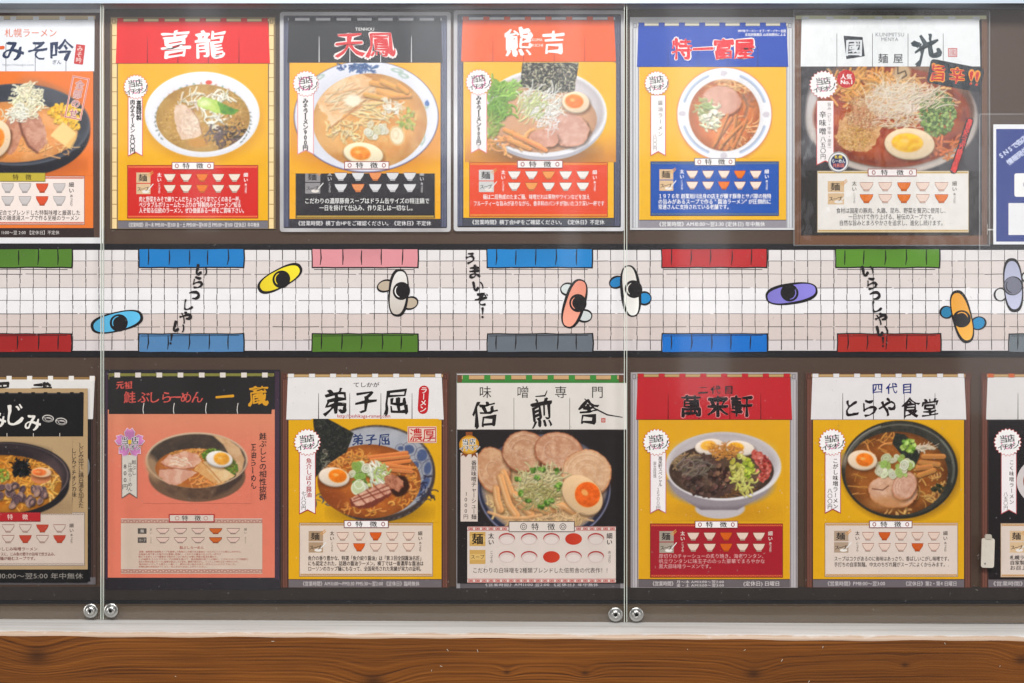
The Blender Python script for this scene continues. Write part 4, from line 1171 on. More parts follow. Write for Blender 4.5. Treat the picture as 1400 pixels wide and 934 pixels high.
# ---- tan sheet in front of an older poster, cut off at the left edge (bottom row)
root, O = poster('older poster with white curtain, half hidden behind the tan clam ramen sheet', -90, 514, 131, 799, d=.0012)
K = Ink(); K.rect(-95, 514, 132, 799, (76, 56, 50), 0); K.rect(-90, 573, 125, 789, (30, 26, 28), 1); K.rect(-90, 789, 131, 799, (108, 102, 106), 1.3)
K.rect(-90, 515.5, 131, 520, (150, 116, 70), 1.6); K.rect(120, 520, 123.5, 790, (40, 34, 34), 1.5)
K.rect(126, 520, 127, 790, (50, 36, 32), 2)
K.rect(119.5, 600, 124, 800 - 5, (30, 28, 30), 2); K.ell(118, 638, 5, 14, (150, 150, 150), 2.4)
K.build('printed_sheet', O, root)
C = Ink(); C.poly([(-90, 519), (130, 519), (127.5, 573), (-90, 573)], (232, 228, 226), 3)
for x in (9.5, 37.5, 66, 94.5, 123): C.rect(x, 514, x + 7, 521, (240, 236, 232), 3.2)
C.build('curtain_print', O, root)
K = Ink()
for ch, x in (('羅', 0), ('武', 57)): K.char(ch, x, 537, 30, (40, 36, 36), 5, .04, brush=.8)
K.build('title_lettering', O, root)

root, O = poster('tan sheet taped over another poster, black curtain lettered しじみ, clams in dark bowl', -110, 531, 121, 796, d=.0036)
TAN = (186, 156, 116)
K = Ink(); K.rect(-110, 531, 121, 796, (22, 20, 20), 0); K.rect(-110, 531, 121, 778, TAN, 1); K.build('printed_sheet', O, root)
C = Ink(); C.poly([(-110, 538), (115.7, 538), (115, 596.5), (-110, 597)], (20, 18, 20), 3)
C.rect(-110, 537, 116, 538.6, (70, 66, 66), 3.2)
for x in (8, 26, 44, 61, 79, 97, 110): C.rect(x, 536, x + 5, 544, (24, 22, 24), 3.4)
for x in (10.5, 46.5, 82.5): C.rect(x, 592, x + .9, 597, (210, 200, 190), 3.6)
C.build('curtain_print', O, root)
K = Ink()
for ch, x, y, s_ in (('し', -26, 568, 30), ('み', -1, 573, 25), ('じ', 21, 566, 34), ('み', 46, 577, 26)): K.char(ch, x, y, s_, (240, 236, 230), 5, .015, brush=1, sx=.95)
for (x, y) in ((67, 572), (85, 576)):
    K.ell(x, y, 8, 5, (214, 210, 204), 5, rot=.1); K.ell(x, y + .4, 7, 4.2, (40, 36, 38), 5.6, rot=.1); K.ring(x + .6, y + 1, 4.6, 2.4, .8, (206, 200, 196), 6, rot=.1); K.stroke([(x - 7, y - 1), (x, y - .5), (x + 7, y + 1)], .8, (206, 200, 196), 6)
K.build('title_lettering', O, root)
P = Pic(-100, 598, 100, 702, TAN, 51)
P.ell(10, 692, 80, 18, (110, 84, 60), soft=18, a=.5)
P.ell(8, 662, 88, 46, (30, 26, 30), soft=1.2); P.ell(6, 684, 50, 22, (30, 26, 30), soft=3)
P.ell(10, 650, 87.5, 46, (34, 30, 34), soft=1.2); P.rim(9, 650, 85, 44, 1.2, (130, 110, 110), a=.8); P.ell(9, 650, 82, 42, (78, 62, 64), soft=6); P.ell(0, 622, 60, 14, (38, 30, 34), soft=12, a=.9)
P.soup(6, 662, 79.5, 40, (206, 130, 36), (184, 104, 24), edge_dark=.2)
P.strands(110, 20, 655, 60, 32, (226, 156, 60), 2.4, 20, curl=.5); P.strands(24, 66, 660, 14, 20, (232, 178, 96), 2.2, 15, curl=.6)
P.clip = None
P.chunks(70, 2, 650, 12, 9, [(150, 170, 60), (120, 146, 46), (180, 190, 90)], 1.7)
for i in range(46):
    x, y = P.within(22, 676, 42, 15); c = P.r.choice([(66, 48, 60), (84, 62, 70), (150, 118, 110), (52, 38, 48)]); r_ = P.r.uniform(0, 3)
    P.ell(x + .6, y + 1.3, 6, 4, (30, 16, 16), rot=r_, a=.6, soft=2); P.ell(x, y, 5.6, 3.8, c, rot=r_); P.ell(x + .4, y + .3, 3.4, 2, P.r.choice([(190, 150, 130), (110, 84, 90)]), rot=r_, a=.8); P.rim(x, y, 5, 3.3, .8, (180, 150, 140), rot=r_, a=.5)
P.strands(120, 29, 640, 11, 10, (20, 20, 24), 1.5, 8, curl=.8, sh=0); P.chunks(40, 29, 646, 10, 6, [(16, 16, 20)], 2.4, sh=0)
P.ell(57, 652, 13.5, 9, (214, 132, 84), soft=1.4); P.egg(58, 645.5, 13.5, 6.5, .05, (236, 196, 160), (222, 108, 50), -3, 0, .72, body=False)
P.finish(); P.build(O, root, 6)
K = Ink(); K.column('しじみ出汁に鶏白湯を加えた', 112, 605, 694, 8, (60, 48, 40), 5, .0); K.column('しじみイチオシの味！', 102, 612, 687, 8, (60, 48, 40), 5, .0); K.build('slogan_lettering', O, root)
panel(-72, 700, 117, 773, root, O, (214, 196, 184), ((3,), (2, 4)), [('あっさりしじみ味噌ラーメン', .28, .66, 750), ('鶏白湯ベースに、じみ魚の節汁の旨味で炊き込み、', .28, .8, 757), ('仕上げの麺が絡むスープです。', .28, .66, 763)],
      dcol=(120, 50, 44), border=(196, 178, 166), rows=(722, 736.5), tagbox=(-30, 700, 57, 712.6), icol=(214, 196, 184), iline=(130, 60, 50), orange=(188, 66, 50), dsz=5.4, scol=(60, 50, 46), tagr=(150, 30, 36), lab=(150, 60, 50))
K = Ink(); K.rect(-29, 701, 56.5, 711.8, (182, 34, 40), 12.8)
for ch, x in (('特', 15.5), ('徴', 36)): K.char(ch, x, 706.3, 8, (236, 206, 196), 13.4, .01)
K.build('heading_print', O, root)
K = Ink(); K.line('10:00～翌5:00 年中無休', -1, 115, 787, 9, (150, 144, 138), 3, -.004); K.build('hours_lettering', O, root)

# ---- salmon pink poster (bottom row)
root, O = poster('salmon pink poster with black curtain and yellow heading 一蔵, cherry blossom badge', 143, 506, 384, 806)
PK = (232, 124, 98)
K = Ink(); K.rect(143.5, 505.5, 383.5, 806, (28, 20, 30), 0)
for (x0_, x1_) in ((145, 147.8), (376.5, 382)): K.rect(x0_, 508, x1_, 792, (60, 36, 58), .6)
K.rect(148, 560, 376, 789.5, PK, 1)
K.raw([(148, 560), (376, 560), (376, 640), (148, 640)], 1.2, [(0, 1, 2, 3)], [(226, 140, 106), (226, 140, 106), PK, PK])
K.rect(149, 510.5, 375, 514.5, (134, 130, 56), 2); K.rect(149, 514, 375, 515, (70, 66, 26), 2.3)
for x in (151.5, 371): K.rect(x - 2.5, 511, x + 2.5, 519, (120, 110, 50), 2.6)
K.build('printed_sheet', O, root)
C = Ink(); C.poly([(150, 515), (376, 515), (371.5, 566), (149.5, 566)], (24, 18, 18), 3)
for x in (161, 189.4, 218.4, 247.3, 276.3, 305, 334, 362.5): C.rect(x - 3.8, 509.5, x + 3.8, 516, (232, 222, 216), 3.4)
for x in (196.5, 238, 282, 325): C.stroke([(x + 1, 551), (x, 556), (x - .4, 561), (x + .4, 565.6)], 1.0, (226, 220, 216), 3.8)
C.build('curtain_print', O, root)
K = Ink()
K.line('元祖', 159, 182, 526.5, 11, (214, 84, 74), 5, .03, brush=1)
for ch, x in zip('鮭ぶしらーめん', (178, 197, 211, 228, 241, 255, 270)): K.char(ch, x, 543, 17, (214, 84, 76), 5.8, .02, brush=.4)
K.char('一', 308, 542, 26, (226, 160, 20), 5, .05, brush=1); K.char('蔵', 353.8, 541, 27, (226, 160, 20), 5, .04, brush=.9)
K.build('title_lettering', O, root)
P = Pic(196, 586, 344, 688, PK, 61)
P.img = P.img * 1.0; gg = np.clip((640 - P.ys) / 80, 0, 1)[:, None, None]; P.img = P.img * (1 - gg) + np.array((226, 140, 106)) * gg
P.ell(270, 651, 66, 35, (112, 82, 60), soft=1.2); P.poly([(201, 640), (216, 661), (236, 677), (262, 682.5), (284, 682), (310, 672), (330, 655), (339, 632)], (112, 84, 62), col2=(86, 60, 44), ts=16)
P.poly([(290, 680), (312, 671), (330, 655), (338, 634), (320, 650), (300, 664)], (60, 42, 34), soft=5, a=.8)
P.ell(269.5, 629, 69.5, 38, (214, 186, 156), soft=1.2); P.ell(269.5, 629.4, 67, 36, (78, 62, 50), soft=1.6, col2=(62, 50, 42), ts=14)
P.poly([(290, 594), (312, 600), (328, 612), (335, 628), (332, 642), (324, 652), (318, 630), (306, 608)], (206, 160, 114), soft=2, col2=(220, 178, 134), ts=8)
P.ell(210, 640, 9, 18, (196, 156, 116), rot=-.4, soft=6, a=.7)
P.soup(268, 640, 55, 27, (206, 124, 50), (186, 100, 36), edge_dark=.12)
P.strands(70, 262, 618, 30, 8, (226, 156, 76), 1.8, 12, curl=1); P.strands(30, 274, 660, 24, 9, (230, 150, 76), 2, 16, curl=.7)
P.clip = None
P.chunks(150, 291, 623, 14, 9, [(110, 140, 40), (140, 168, 56), (84, 116, 30)], 1.7); P.chunks(120, 316, 640, 9, 12, [(110, 140, 40), (84, 116, 30), (130, 160, 50)], 1.8)
P.poly([(220, 632), (232, 622), (252, 617), (270, 620), (277, 630), (264, 640), (246, 641), (226, 637)], (216, 150, 122), col2=(232, 182, 154), edge=2, ts=8); P.line([(221, 634), (232, 639), (248, 642), (266, 639)], 1.4, (150, 80, 56), .8)
P.poly([(219, 642), (240, 640), (262, 642), (270, 646), (256, 656), (242, 664), (228, 660), (217, 650)], (218, 158, 132), col2=(230, 184, 160), edge=2, ts=8)
P.line([(217, 642), (240, 640), (262, 643)], 1.2, (150, 84, 60), .7)
P.strands(18, 240, 630, 16, 7, (240, 214, 190), 1.2, 12, ang=.1, spread=.8, sh=0)
P.poly([(268, 638), (276, 631), (300, 646), (308, 660), (300, 663), (286, 656), (266, 642)], (214, 150, 84), col2=(228, 172, 108), edge=1)
P.poly([(278, 631), (290, 630), (322, 650), (312, 657), (300, 660), (284, 642)], (232, 186, 126), col2=(240, 206, 156), edge=1, ts=9); P.line([(278, 632), (290, 644), (303, 659)], 2, (176, 106, 46), .6)
P.egg(300.5, 627, 18, 10.5, .12, (244, 236, 230), (222, 150, 40), 3, 0, .58, yry=.78)
P.finish(); P.build(O, root, 6)
K = Ink()
for k in range(5):
    a = -math.pi / 2 + k * 2 * math.pi / 5; cx, cy = 178.2 + 11 * math.cos(a), 605.6 + 11 * math.sin(a)
    for q, c_, hh in ((0, (240, 214, 230), 12), (1, (224, 140, 204), 12.4)):
        L = 10 - q; W = 7.8 - q
        pts = [(-L * .9, 0), (-L * .3, -W * .8), (L * .4, -W), (L, -W * .45), (L * .72, 0), (L, W * .45), (L * .4, W), (-L * .3, W * .8)]
        P_ = [(cx + x * math.cos(a) - y * math.sin(a), cy + x * math.sin(a) + y * math.cos(a)) for x, y in pts]
        cc = [tuple(np.array(c_) * (.86 + .14 * (1 if i in (3, 4, 5) else 0)) + (0 if q else 0)) for i in range(8)]
        K.raw(P_, hh + k * .02, [tuple(f_) for f_ in tessellate_polygon([[Vector((p[0], p[1], 0)) for p in P_]])], cc)
K.ell(178.2, 604, 3.6, 3, (236, 190, 40), 12.9)
for ch, x, y, s_ in (('当', 171.5, 602, 10.5), ('店', 185.5, 602, 10.5), ('イ', 167, 611.5, 8.6), ('チ', 174.5, 611.5, 8.6), ('オ', 182, 611.5, 8.6), ('シ', 189.5, 611.5, 8.6)): K.char(ch, x, y, s_, WHT, 13.3, .06); K.char(ch, x, y, s_, BLK, 14.3, .02)
K.build('blossom_badge', O, root)
K = Ink(); K.poly([(167, 622), (188.6, 622), (188.6, 681.5), (178, 674.5), (167, 681.5)], (120, 110, 104), 9); K.poly([(168, 622), (187.6, 622), (187.6, 679.5), (178, 673), (168, 679.5)], (222, 214, 204), 9.4)
K.column('鮭ぶし', 184, 628, 650, 6.6, BLK, 10, .0); K.column('正油らーめん', 178.6, 632, 672, 6.4, BLK, 10, .0); K.column('800円', 171.8, 633, 670, 8, BLK, 10, .01)
K.build('price_ribbon', O, root)
K = Ink(); K.column('鮭ぶしとの相性抜群', 359.8, 591, 684, 10.4, (40, 26, 26), 5, .008, brush=.5); K.column('正油らーめん', 346, 606, 669, 10.4, (40, 26, 26), 5, .008, brush=.5); K.build('slogan_lettering', O, root)
IC = (222, 204, 190)
K = Ink(); K.rect(166, 709, 359, 784, (218, 196, 178), 4)
for yy in (712.5, 780.5):
    K.rect(166, yy - 2.6, 359, yy + 2.6, (186, 136, 120), 4.4); K.rect(166, yy - 3.8, 359, yy - 3.2, (222, 206, 196), 4.6)
    for i in range(48): K.ell(168 + i * 4, yy + (i % 2) - .5, 1.3, .9, (216, 184, 170), 4.9, n=8)
for (r_, t_) in ((725.8, '麺'), (738.2, 'スープ')):
    K.rect(189, r_ - 3.8, 201, r_ + 3.8, (86, 78, 72), 4.6); K.line(t_, 190.4 if len(t_) > 1 else 192.5, 199.6 if len(t_) > 1 else 197.5, r_, 4.6, (216, 206, 196), 5.2, .01)
for (t_, x, r_) in (('太い', 207, 725.8), ('細い', 336, 725.8), ('こってり', 207, 738.4), ('あっさり', 336, 738.4)): K.column(t_, x, r_ - 4.6, r_ + 4.6, 4 if len(t_) < 3 else 2.5, (70, 60, 56), 5)
K.build('feature_panel', O, root)
for r_ in (725.8, 738.2):
    for k, x in enumerate((223.3, 247.3, 271.4, 295.4, 319.4)): bowl_icon(x, r_, 18, 7.4, (206, 96, 20) if k == 3 else (228, 196, 182), (110, 84, 74) if k != 3 else (130, 50, 14), root, O)
K = Ink(); K.line('鮭ぶしらーめん', 246, 279.5, 748.3, 4.6, (176, 84, 70), 6, .0, brush=.4)
TX = ['　創業、鮭節屋の自家製スープを継承した和風だしの香りある醤油らーめんでじっくりと煮だし合わせた。', '北海道の海で育った鮭だけを厳選し乾燥し、こだわりの醤油で仕上げた一杯です', '節のうま味とコクで最後まで飽きのこない味わいの麺と特製の香油を重ねて。', 'この鮭節をさらにガラスープの特徴を調べて、独自製麺の喉ごしの麺に、こだわりスープで鮭節の', '深みの風味な麺とスープに鮭節の香ばしさと旨味、最後の飲みほし、ぐっとして味わえる一杯をどうぞ。', '　鮭の味わいだしで人間らしく優しく、素材の深い旨みのあと一杯からじんわりとでました。', '本場札幌の本格派がつくるらーめんをぜひお召し上がりください。']
for i, t_ in enumerate(TX): K.line(t_, 190, 190 + (142, 113, 110, 150, 138, 135, 95)[i], 754 + i * 3.42, 2.9, (184, 84, 72), 6, .0)
K.build('description_lettering', O, root)
K = Ink(); K.rect(231.5, 702.5, 294, 713.8, (178, 30, 32), 11); K.rect(233, 704, 292.5, 712.3, (222, 208, 196), 11.4)
for x in (243, 282): K.ring(x, 708.2, 2.6, 2.6, .6, (176, 60, 60), 12)
K.char('特', 253.5, 708.2, 8, BLK, 12, .01, sx=1.1); K.char('徴', 271, 708.2, 8, BLK, 12, .01, sx=1.1); K.build('heading_tag', O, root)
sleeve(root, O, 143.5, 505.5, 384, 806, clear_material('dull_film', .6, .16, .02, bump=.15, bscale=10), None, seed=6, wavy=.0004)

# ---- white curtain, three brush characters (bottom row)
root, O = poster('poster with brown posts and white curtain brushed 弟子屈, grilled pork in blue patterned bowl', 385, 510, 618, 804)
M = Map(385.3, 510.2, 1.013, 1.016)
BY = (228, 170, 16)
template(M, root, O, curtain=(234, 230, 230), bg=BY, margin=(84, 60, 50), post=(112, 70, 58), postd=(58, 34, 28), hours=('《営業時間》AM11:00～PM3:30 PM5:30～翌2:00 《定休日》臨時無休', 26, 186), bar=(112, 104, 108), hcol=(206, 198, 198))
K = Ink()
for ch, x, s_ in (('弟', 459, 38), ('子', 500, 34), ('屈', 541.5, 37)): K.char(ch, x, 548.5, s_, (30, 26, 26), 5, .02, brush=1.3, sx=.95)
K.line('てしかが', 483, 519, 526, 7.4, (50, 44, 44), 5, .01, brush=.5); K.line('http://teshikaga-ramen.com', 461, 534, 568.6, 6.6, (186, 50, 56), 5, .01)
K.poly(rrect(579, 546.5, 14, 39, .06, 7), (196, 34, 40), 5)
for i, ch in enumerate('ラーメン'): K.char(ch, 579.8 - .5 * i, 533.5 + 8.6 * i, 9.6, (246, 236, 232), 5.6, .03, rot=(.06 + (math.pi / 2 if ch == 'ー' else 0)))
K.build('title_lettering', O, root)
P = Pic(426, 572.5, 600, 714, BY, 71)
P.ell(520, 700, 60, 16, (90, 60, 20), soft=14, a=.5)
P.ell(515, 648, 80, 66, (60, 50, 48), soft=1.4); P.ell(515, 645, 80, 64, (70, 56, 50), soft=1.4)
P.ell(514.5, 644.5, 77, 61, (158, 160, 168), soft=2, col2=(176, 176, 182), ts=18)
P.ell(505, 604, 50, 12, (176, 180, 192), soft=10, a=.7)
P.rim(515, 645, 79, 63, 1.5, (190, 170, 140), half=1, a=.5, edge=1.2)
P.rim(515, 648, 80, 64, 3, (150, 140, 140), half=-1, a=.5, edge=1.3)
for (x, y, rx_, ry_, r_) in ((560, 614, 7, 6, .5), (577, 622, 7, 8, .2), (568, 636, 5, 5, 0), (585, 640, 5, 9, .2), (582, 660, 5, 9, .5), (572, 674, 4, 7, .8), (548, 613, 4, 3, 0)):
    P.ell(x, y, rx_, ry_, (62, 78, 122), rot=r_, soft=2, a=.85, edge=.15); P.rim(x, y, rx_ + 3, ry_ + 3, 1, (60, 60, 90), rot=r_, a=.5)
P.strands(26, 580, 668, 12, 20, (50, 50, 70), 1.6, 9, curl=.8, sh=0); P.strands(14, 440, 680, 10, 10, (60, 70, 110), 1.4, 9, sh=0)
P.soup(505, 658, 70.5, 50.5, (192, 106, 40), (166, 82, 28), edge_dark=.22)
P.strands(60, 480, 632, 34, 12, (222, 150, 70), 2.2, 14, curl=1.3); P.strands(60, 550, 660, 26, 34, (220, 146, 66), 2.2, 12, curl=1.2); P.strands(24, 500, 692, 40, 7, (216, 144, 66), 2, 12, curl=1)
P.ell(457, 682, 18, 12, (140, 66, 26), soft=8, a=.7)
P.clip = None
P.nori([(428, 568), (446, 571), (484, 592), (474, 618), (452, 632), (438, 645), (430, 655), (430, 590)], (32, 32, 32), (84, 82, 74), 330)
P.strands(40, 443, 630, 5, 18, (170, 160, 140), .9, 5, sh=0, a=.6)
for (a, b, c, d) in ((505, 625, 556, 619), (508, 629, 558, 624), (512, 636, 560, 630), (512, 633, 562, 640), (514, 640, 563, 645)): P.bar(a, b, c, d, 5.4, (216, 128, 68))
P.chunks(60, 496, 652, 13, 18, [(106, 136, 50), (140, 170, 76), (190, 206, 130)], 3.2); P.rings(12, 494, 652, 14, 18, 6)
P.ell(490, 668, 9.5, 9, (196, 206, 160), soft=1.5); P.rim(490, 667, 9, 9, 1.6, (226, 232, 206)); P.rim(491, 662, 6, 6, 1.2, (236, 240, 220))
P.strands(44, 512, 644, 9, 16, (232, 234, 214), 2.2, 16, ang=1.0, spread=.9, curl=.3); P.strands(16, 520, 646, 10, 9, (180, 200, 120), 2, 10)
P.ell(546, 664, 14, 15, (56, 28, 16), edge=.1, soft=3)
P.poly([(528, 650), (538, 648), (552, 657), (553, 664), (546, 672), (534, 668), (524, 662)], (196, 130, 100), col2=(150, 84, 60), edge=3, ts=4)
P.poly([(478, 682), (500, 671), (520, 661), (534, 666), (536, 676), (522, 686), (508, 694), (490, 696), (481, 692)], (120, 56, 40), edge=2, soft=2)
P.poly([(480, 681), (502, 670), (521, 661), (533, 666), (535, 673), (516, 682), (498, 690), (486, 692)], (226, 176, 150), col2=(204, 140, 116), edge=1.5, ts=6)
for (a, b, c, d) in ((490, 676, 502, 690), (502, 670, 516, 684), (513, 665, 527, 678), (480, 687, 536, 668), (484, 682, 530, 664)): P.line([(a, b), (c, d)], 1.8, (120, 50, 34), .8, soft=1.5)
P.egg(457, 651.5, 21, 12.5, .12, (236, 218, 200), (230, 116, 16), 5, -1, .58, yry=.72)
for ch, x in (('弟', 489.5), ('子', 507.5), ('屈', 525)): pass
P.finish(); P.build(O, root, 6)
K = Ink()
for ch, x in (('弟', 489.5), ('子', 507.5), ('屈', 525.5)): K.char(ch, x, 600.5, 16.5, (50, 66, 112), 8, .02, brush=1.1)
K.build('bowl_lettering', O, root)
K = Ink(); K.rect(557.5, 583, 597, 605.5, (232, 206, 190), 11); K.frame(558.5, 584, 596, 604.5, 1, (196, 40, 40), 11.4); K.line('濃厚', 560, 595.5, 594.3, 18.5, (196, 34, 38), 11.8, .02, brush=.4); K.build('rich_stamp_print', O, root)
badge(420.5, 604.5, root, O, 19, col=(36, 30, 30))
ribbon(409.5, 432, 619, 703, root, O, [('魚介しぼり醤油', 422.8, 626, 680, 8, .02, (176, 34, 44)), ('七八〇円', 415.6, 671, 697, 6.6, .01, BLK)], border=(186, 60, 66))
panel(409.5, 714.5, 592, 788, root, O, (226, 208, 194), ((2,), (1,)),
      [('魚介の香り豊かな、特選「魚介絞り醤油」は「第３回全国醤油名匠」', .065, .93, 762.8), ('にも認定された、話題の醤油ラーメン。横丁では一番濃厚な醤油は', .065, .93, 770), ('ローソンのカップ麺にもなって、全国発売された実績が実力の証明。', .065, .93, 777.2)],
      dcol=(44, 34, 34), border=(206, 164, 120), rows=(733, 748), tagbox=(470.5, 711, 531.5, 721.5), dw=.018, scol=(60, 44, 36), icol=(232, 206, 190), iline=(150, 96, 76), orange=(216, 92, 24), tagr=(120, 56, 56), lab=(178, 148, 118), dsz=7)

# ---- overlaid sheet with four slices of pork (bottom row)
root, O = poster('poster showing four round pork slices, white heading 倍煎舎 under a green-tabbed rod', 624, 510, 855, 804)
M = Map(623.5, 510.1, 1.013, 1.016)
K = Ink(); K.rect(624, 510, 853.5, 804, (120, 110, 110), 0); K.rect(624, 522, 629, 804, (150, 146, 150), .4); K.rect(848, 522, 853.5, 804, (150, 146, 150), .4); K.rect(629, 797, 848, 804, (98, 92, 96), .8)
K.rect(625, 511.3, 853, 512.3, (220, 216, 214), 1); K.rect(629, 513.4, 850, 518.4, (206, 166, 120), 1.2); K.rect(629, 518.4, 850, 519.4, (110, 80, 50), 1.3)
for x in (632.7, 662, 690.5, 719, 748.5, 777.5, 806.5, 835): K.rect(x, 513, x + 8.6, 520, (64, 140, 60), 1.7)
K.rect(625, 519.6, 853, 523.6, (60, 130, 56), 1.6)
for x in (625.5, 846): K.rect(x, 513, x + 6, 523, (110, 70, 50), 2)
K.line('《営業時間》AM11:00 翌2:00 《定休日》年中無休', 660, 818, 799, 5.4, (206, 200, 204), 1.6, .01)
K.build('printed_sheet', O, root)
K = Ink(); K.rect(625.3, 586, 853.2, 797, (34, 28, 28), 12)
K.rect(625, 523.6, 856.5, 587.5, (226, 220, 214), 12.6); K.rect(625, 586.8, 856.5, 587.7, (140, 130, 124), 13)
for x in (702.6, 778.8): K.rect(x - .35, 544, x + .35, 587, (110, 104, 102), 13)
K.build('overlaid_sheet', O, root)
K = Ink()
for ch, x in zip('味噌専門', (663.5, 715, 766.5, 816.5)): K.char(ch, x, 536, 17.5, (40, 34, 34), 14, -.004)
K.char('倍', 662.5, 566, 37, (34, 28, 28), 14, .012, brush=1.3, rot=-.04); K.char('煎', 740, 564, 42, (34, 28, 28), 14, .02, brush=.9, sx=.74, rot=-.05); K.char('舎', 804, 562, 36, (34, 28, 28), 14, .02, brush=1.4, sx=.85)
K.stroke([(799, 545), (812, 558), (830, 567), (851, 570.5)], 2.2, (34, 28, 28), 14.6, True); K.stroke([(732, 542), (745, 541), (748, 534)], 2.4, (34, 28, 28), 14.7, True)
K.frame(821.8, 571.5, 827.5, 577.5, 1, (206, 60, 50), 14); K.char('舎', 824.6, 574.5, 4.6, (206, 60, 50), 14)
K.build('title_lettering', O, root)
P = Pic(652, 587.5, 842, 719, (36, 30, 31), 81)
P.ell(744, 668, 90.5, 74, (126, 128, 156), soft=1.4); P.ell(744, 667, 89, 72.5, (40, 42, 62), soft=1.4); P.ell(744, 664, 86, 69, (120, 110, 112), soft=2); P.ell(744, 668, 80, 62, (200, 164, 120), soft=6)
P.strands(70, 720, 694, 60, 18, (222, 184, 132), 2.4, 18, curl=.8)
P.chashu(674, 642, 23, 32, -.25, (216, 170, 130), (196, 142, 104), (232, 196, 166), (150, 92, 60), .05)
P.chashu(716, 617, 30, 28.5, -.2, (214, 170, 134), (190, 138, 104), (230, 196, 172), (130, 74, 50), .05)
P.chashu(763, 616, 33, 25.5, .1, (216, 168, 134), (192, 138, 106), (230, 192, 170), (140, 82, 56), .05)
P.chashu(802, 647, 34, 33, .1, (228, 186, 148), (212, 164, 124), (236, 202, 172), (176, 120, 84), .05)
for (pts) in ([(688, 646), (694, 660), (700, 676), (712, 690), (726, 702)], [(684, 652), (690, 672), (696, 690), (706, 704)], [(678, 668), (680, 684), (684, 696)], [(704, 676), (722, 690), (748, 698), (756, 696)], [(756, 690), (772, 692), (786, 700)]):
    P.line([(p[0] + 1, p[1] + 2) for p in pts], 11, (110, 66, 34), .6, soft=4); P.line(pts, 9.5, (220, 158, 100), 1, soft=1.5); P.line([(p[0] - 2, p[1] - 1) for p in pts], 3, (238, 194, 146), .6, soft=2)
P.line([(668, 700), (690, 708), (716, 708), (740, 704)], 4, (226, 170, 116), .9, soft=2)
P.strands(230, 736, 664, 30, 24, (206, 196, 146), 1.4, 20, curl=1.1, sh=.6); P.strands(80, 733, 676, 28, 16, (170, 160, 100), 1.4, 18, curl=1.1, sh=.6)
for (x, y) in ((709, 653), (729, 642), (741, 641), (760, 644), (765, 661), (712, 674), (748, 688), (752, 684), (740, 691), (722, 686), (734, 653), (762, 666)): P.chunks(7, x, y, 4, 3, [(96, 140, 50), (70, 112, 36), (140, 176, 80)], 2.4)
P.egg(796, 676, 31, 23, .75, (232, 194, 150), (222, 92, 20), 7, 0, .56, yry=.74)
P.strands(40, 770, 708, 34, 5, (214, 176, 130), 1.6, 14, curl=1)
P.finish(); P.build(O, root, 13)
K = Ink(); K.rect(637, 590.5, 646, 608, (140, 76, 40), 16); K.poly([(634, 616), (639, 612), (641, 620), (637, 625), (634, 622), (630, 624)], (130, 70, 36), 16); K.poly([(644, 612), (650, 618), (653, 626), (648, 622), (645, 626)], (130, 70, 36), 16.2)
K.ell(641.5, 608, 13.6, 13, (196, 132, 30), 16.6, n=36); K.ell(641.5, 608, 11.5, 11, (222, 170, 60), 17)
for ch, x, y, s_ in (('当', 636.5, 604.5, 9), ('店', 646, 603.5, 9), ('イ', 632, 613, 7.6), ('チ', 639, 612.6, 7.6), ('オ', 646, 612, 7.6), ('シ', 653, 611.5, 7.6)): K.char(ch, x, y, s_, WHT, 17.5, .07, rot=-.06); K.char(ch, x, y, s_, BLK, 18.6, .02, rot=-.06)
K.build('recommendation_badge', O, root)
K = Ink(); K.rect(629.8, 619, 653.2, 712.6, (222, 206, 196), 15); K.column('番煎味噌チャーシュー麺', 648, 629, 710, 7.6, BLK, 15.6, .012); K.column('1000円', 637, 671, 710, 7.4, BLK, 15.6, .0); K.build('price_label', O, root)
K = Ink(); K.rect(639, 719.5, 841.7, 796.3, (222, 208, 200), 14)
for yy in (719.8, 790.8):
    K.rect(639, yy, 841.7, yy + 5.2, (226, 212, 204), 14.3); K.rect(639, yy, 841.7, yy + .8, (186, 60, 56), 14.6); K.rect(639, yy + 4.5, 841.7, yy + 5.2, (186, 60, 56), 14.6)
    for i in range(22):
        x = 640.5 + i * 9.2; K.frame(x, yy + 1.4, x + 6.4, yy + 4.1, .8, (186, 60, 56), 14.8); K.rect(x + 2, yy + 2.3, x + 4.6, yy + 3, (186, 60, 56), 15)
for (y_, t_, s_) in ((736.5, '麺', 16), (761, 'スープ', 6.6)):
    K.rect(642, y_ - 9.6, 663.8, y_ + 9.6, (206, 164, 90), 14.6); K.rect(643, y_ - 4, 663, y_ + 4, (222, 184, 112), 14.9)
    if len(t_) == 1: K.char(t_, 652.9, y_, s_, (40, 30, 24), 15.4, .03)
    else: K.line(t_, 643.5, 662.5, y_, s_, (40, 30, 24), 15.4, .0)
for (t_, x, y_, s_) in (('太い', 671.5, 736.5, 8.5), ('細い', 833, 736.5, 8.5), ('こってり', 672, 761, 5), ('あっさり', 833, 761, 5)): K.column(t_, x, y_ - 8.5, y_ + 8.5, s_, BLK, 15, .02 if s_ > 6 else 0)
K.build('feature_panel', O, root)
for ri, y_ in enumerate((736.5, 761)):
    for k, x in enumerate((693, 723.4, 753.8, 784, 814.5)):
        on = (ri, k) in ((0, 3), (1, 2)); Q = Ink()
        if on: Q.ell(x, y_, 11.5, 8, (196, 52, 32), 15, n=32, col2=(206, 66, 40))
        else:
            Q.ell(x, y_ - .6, 11.2, 7.6, (176, 46, 48), 15, n=32); Q.ell(x, y_ + 1, 10.6, 7.2, (214, 196, 190), 15.3, n=32); Q.ell(x, y_ + 1.8, 8.6, 5, (226, 212, 206), 15.6, n=28)
        Q.build('bowl_icon', O, root)
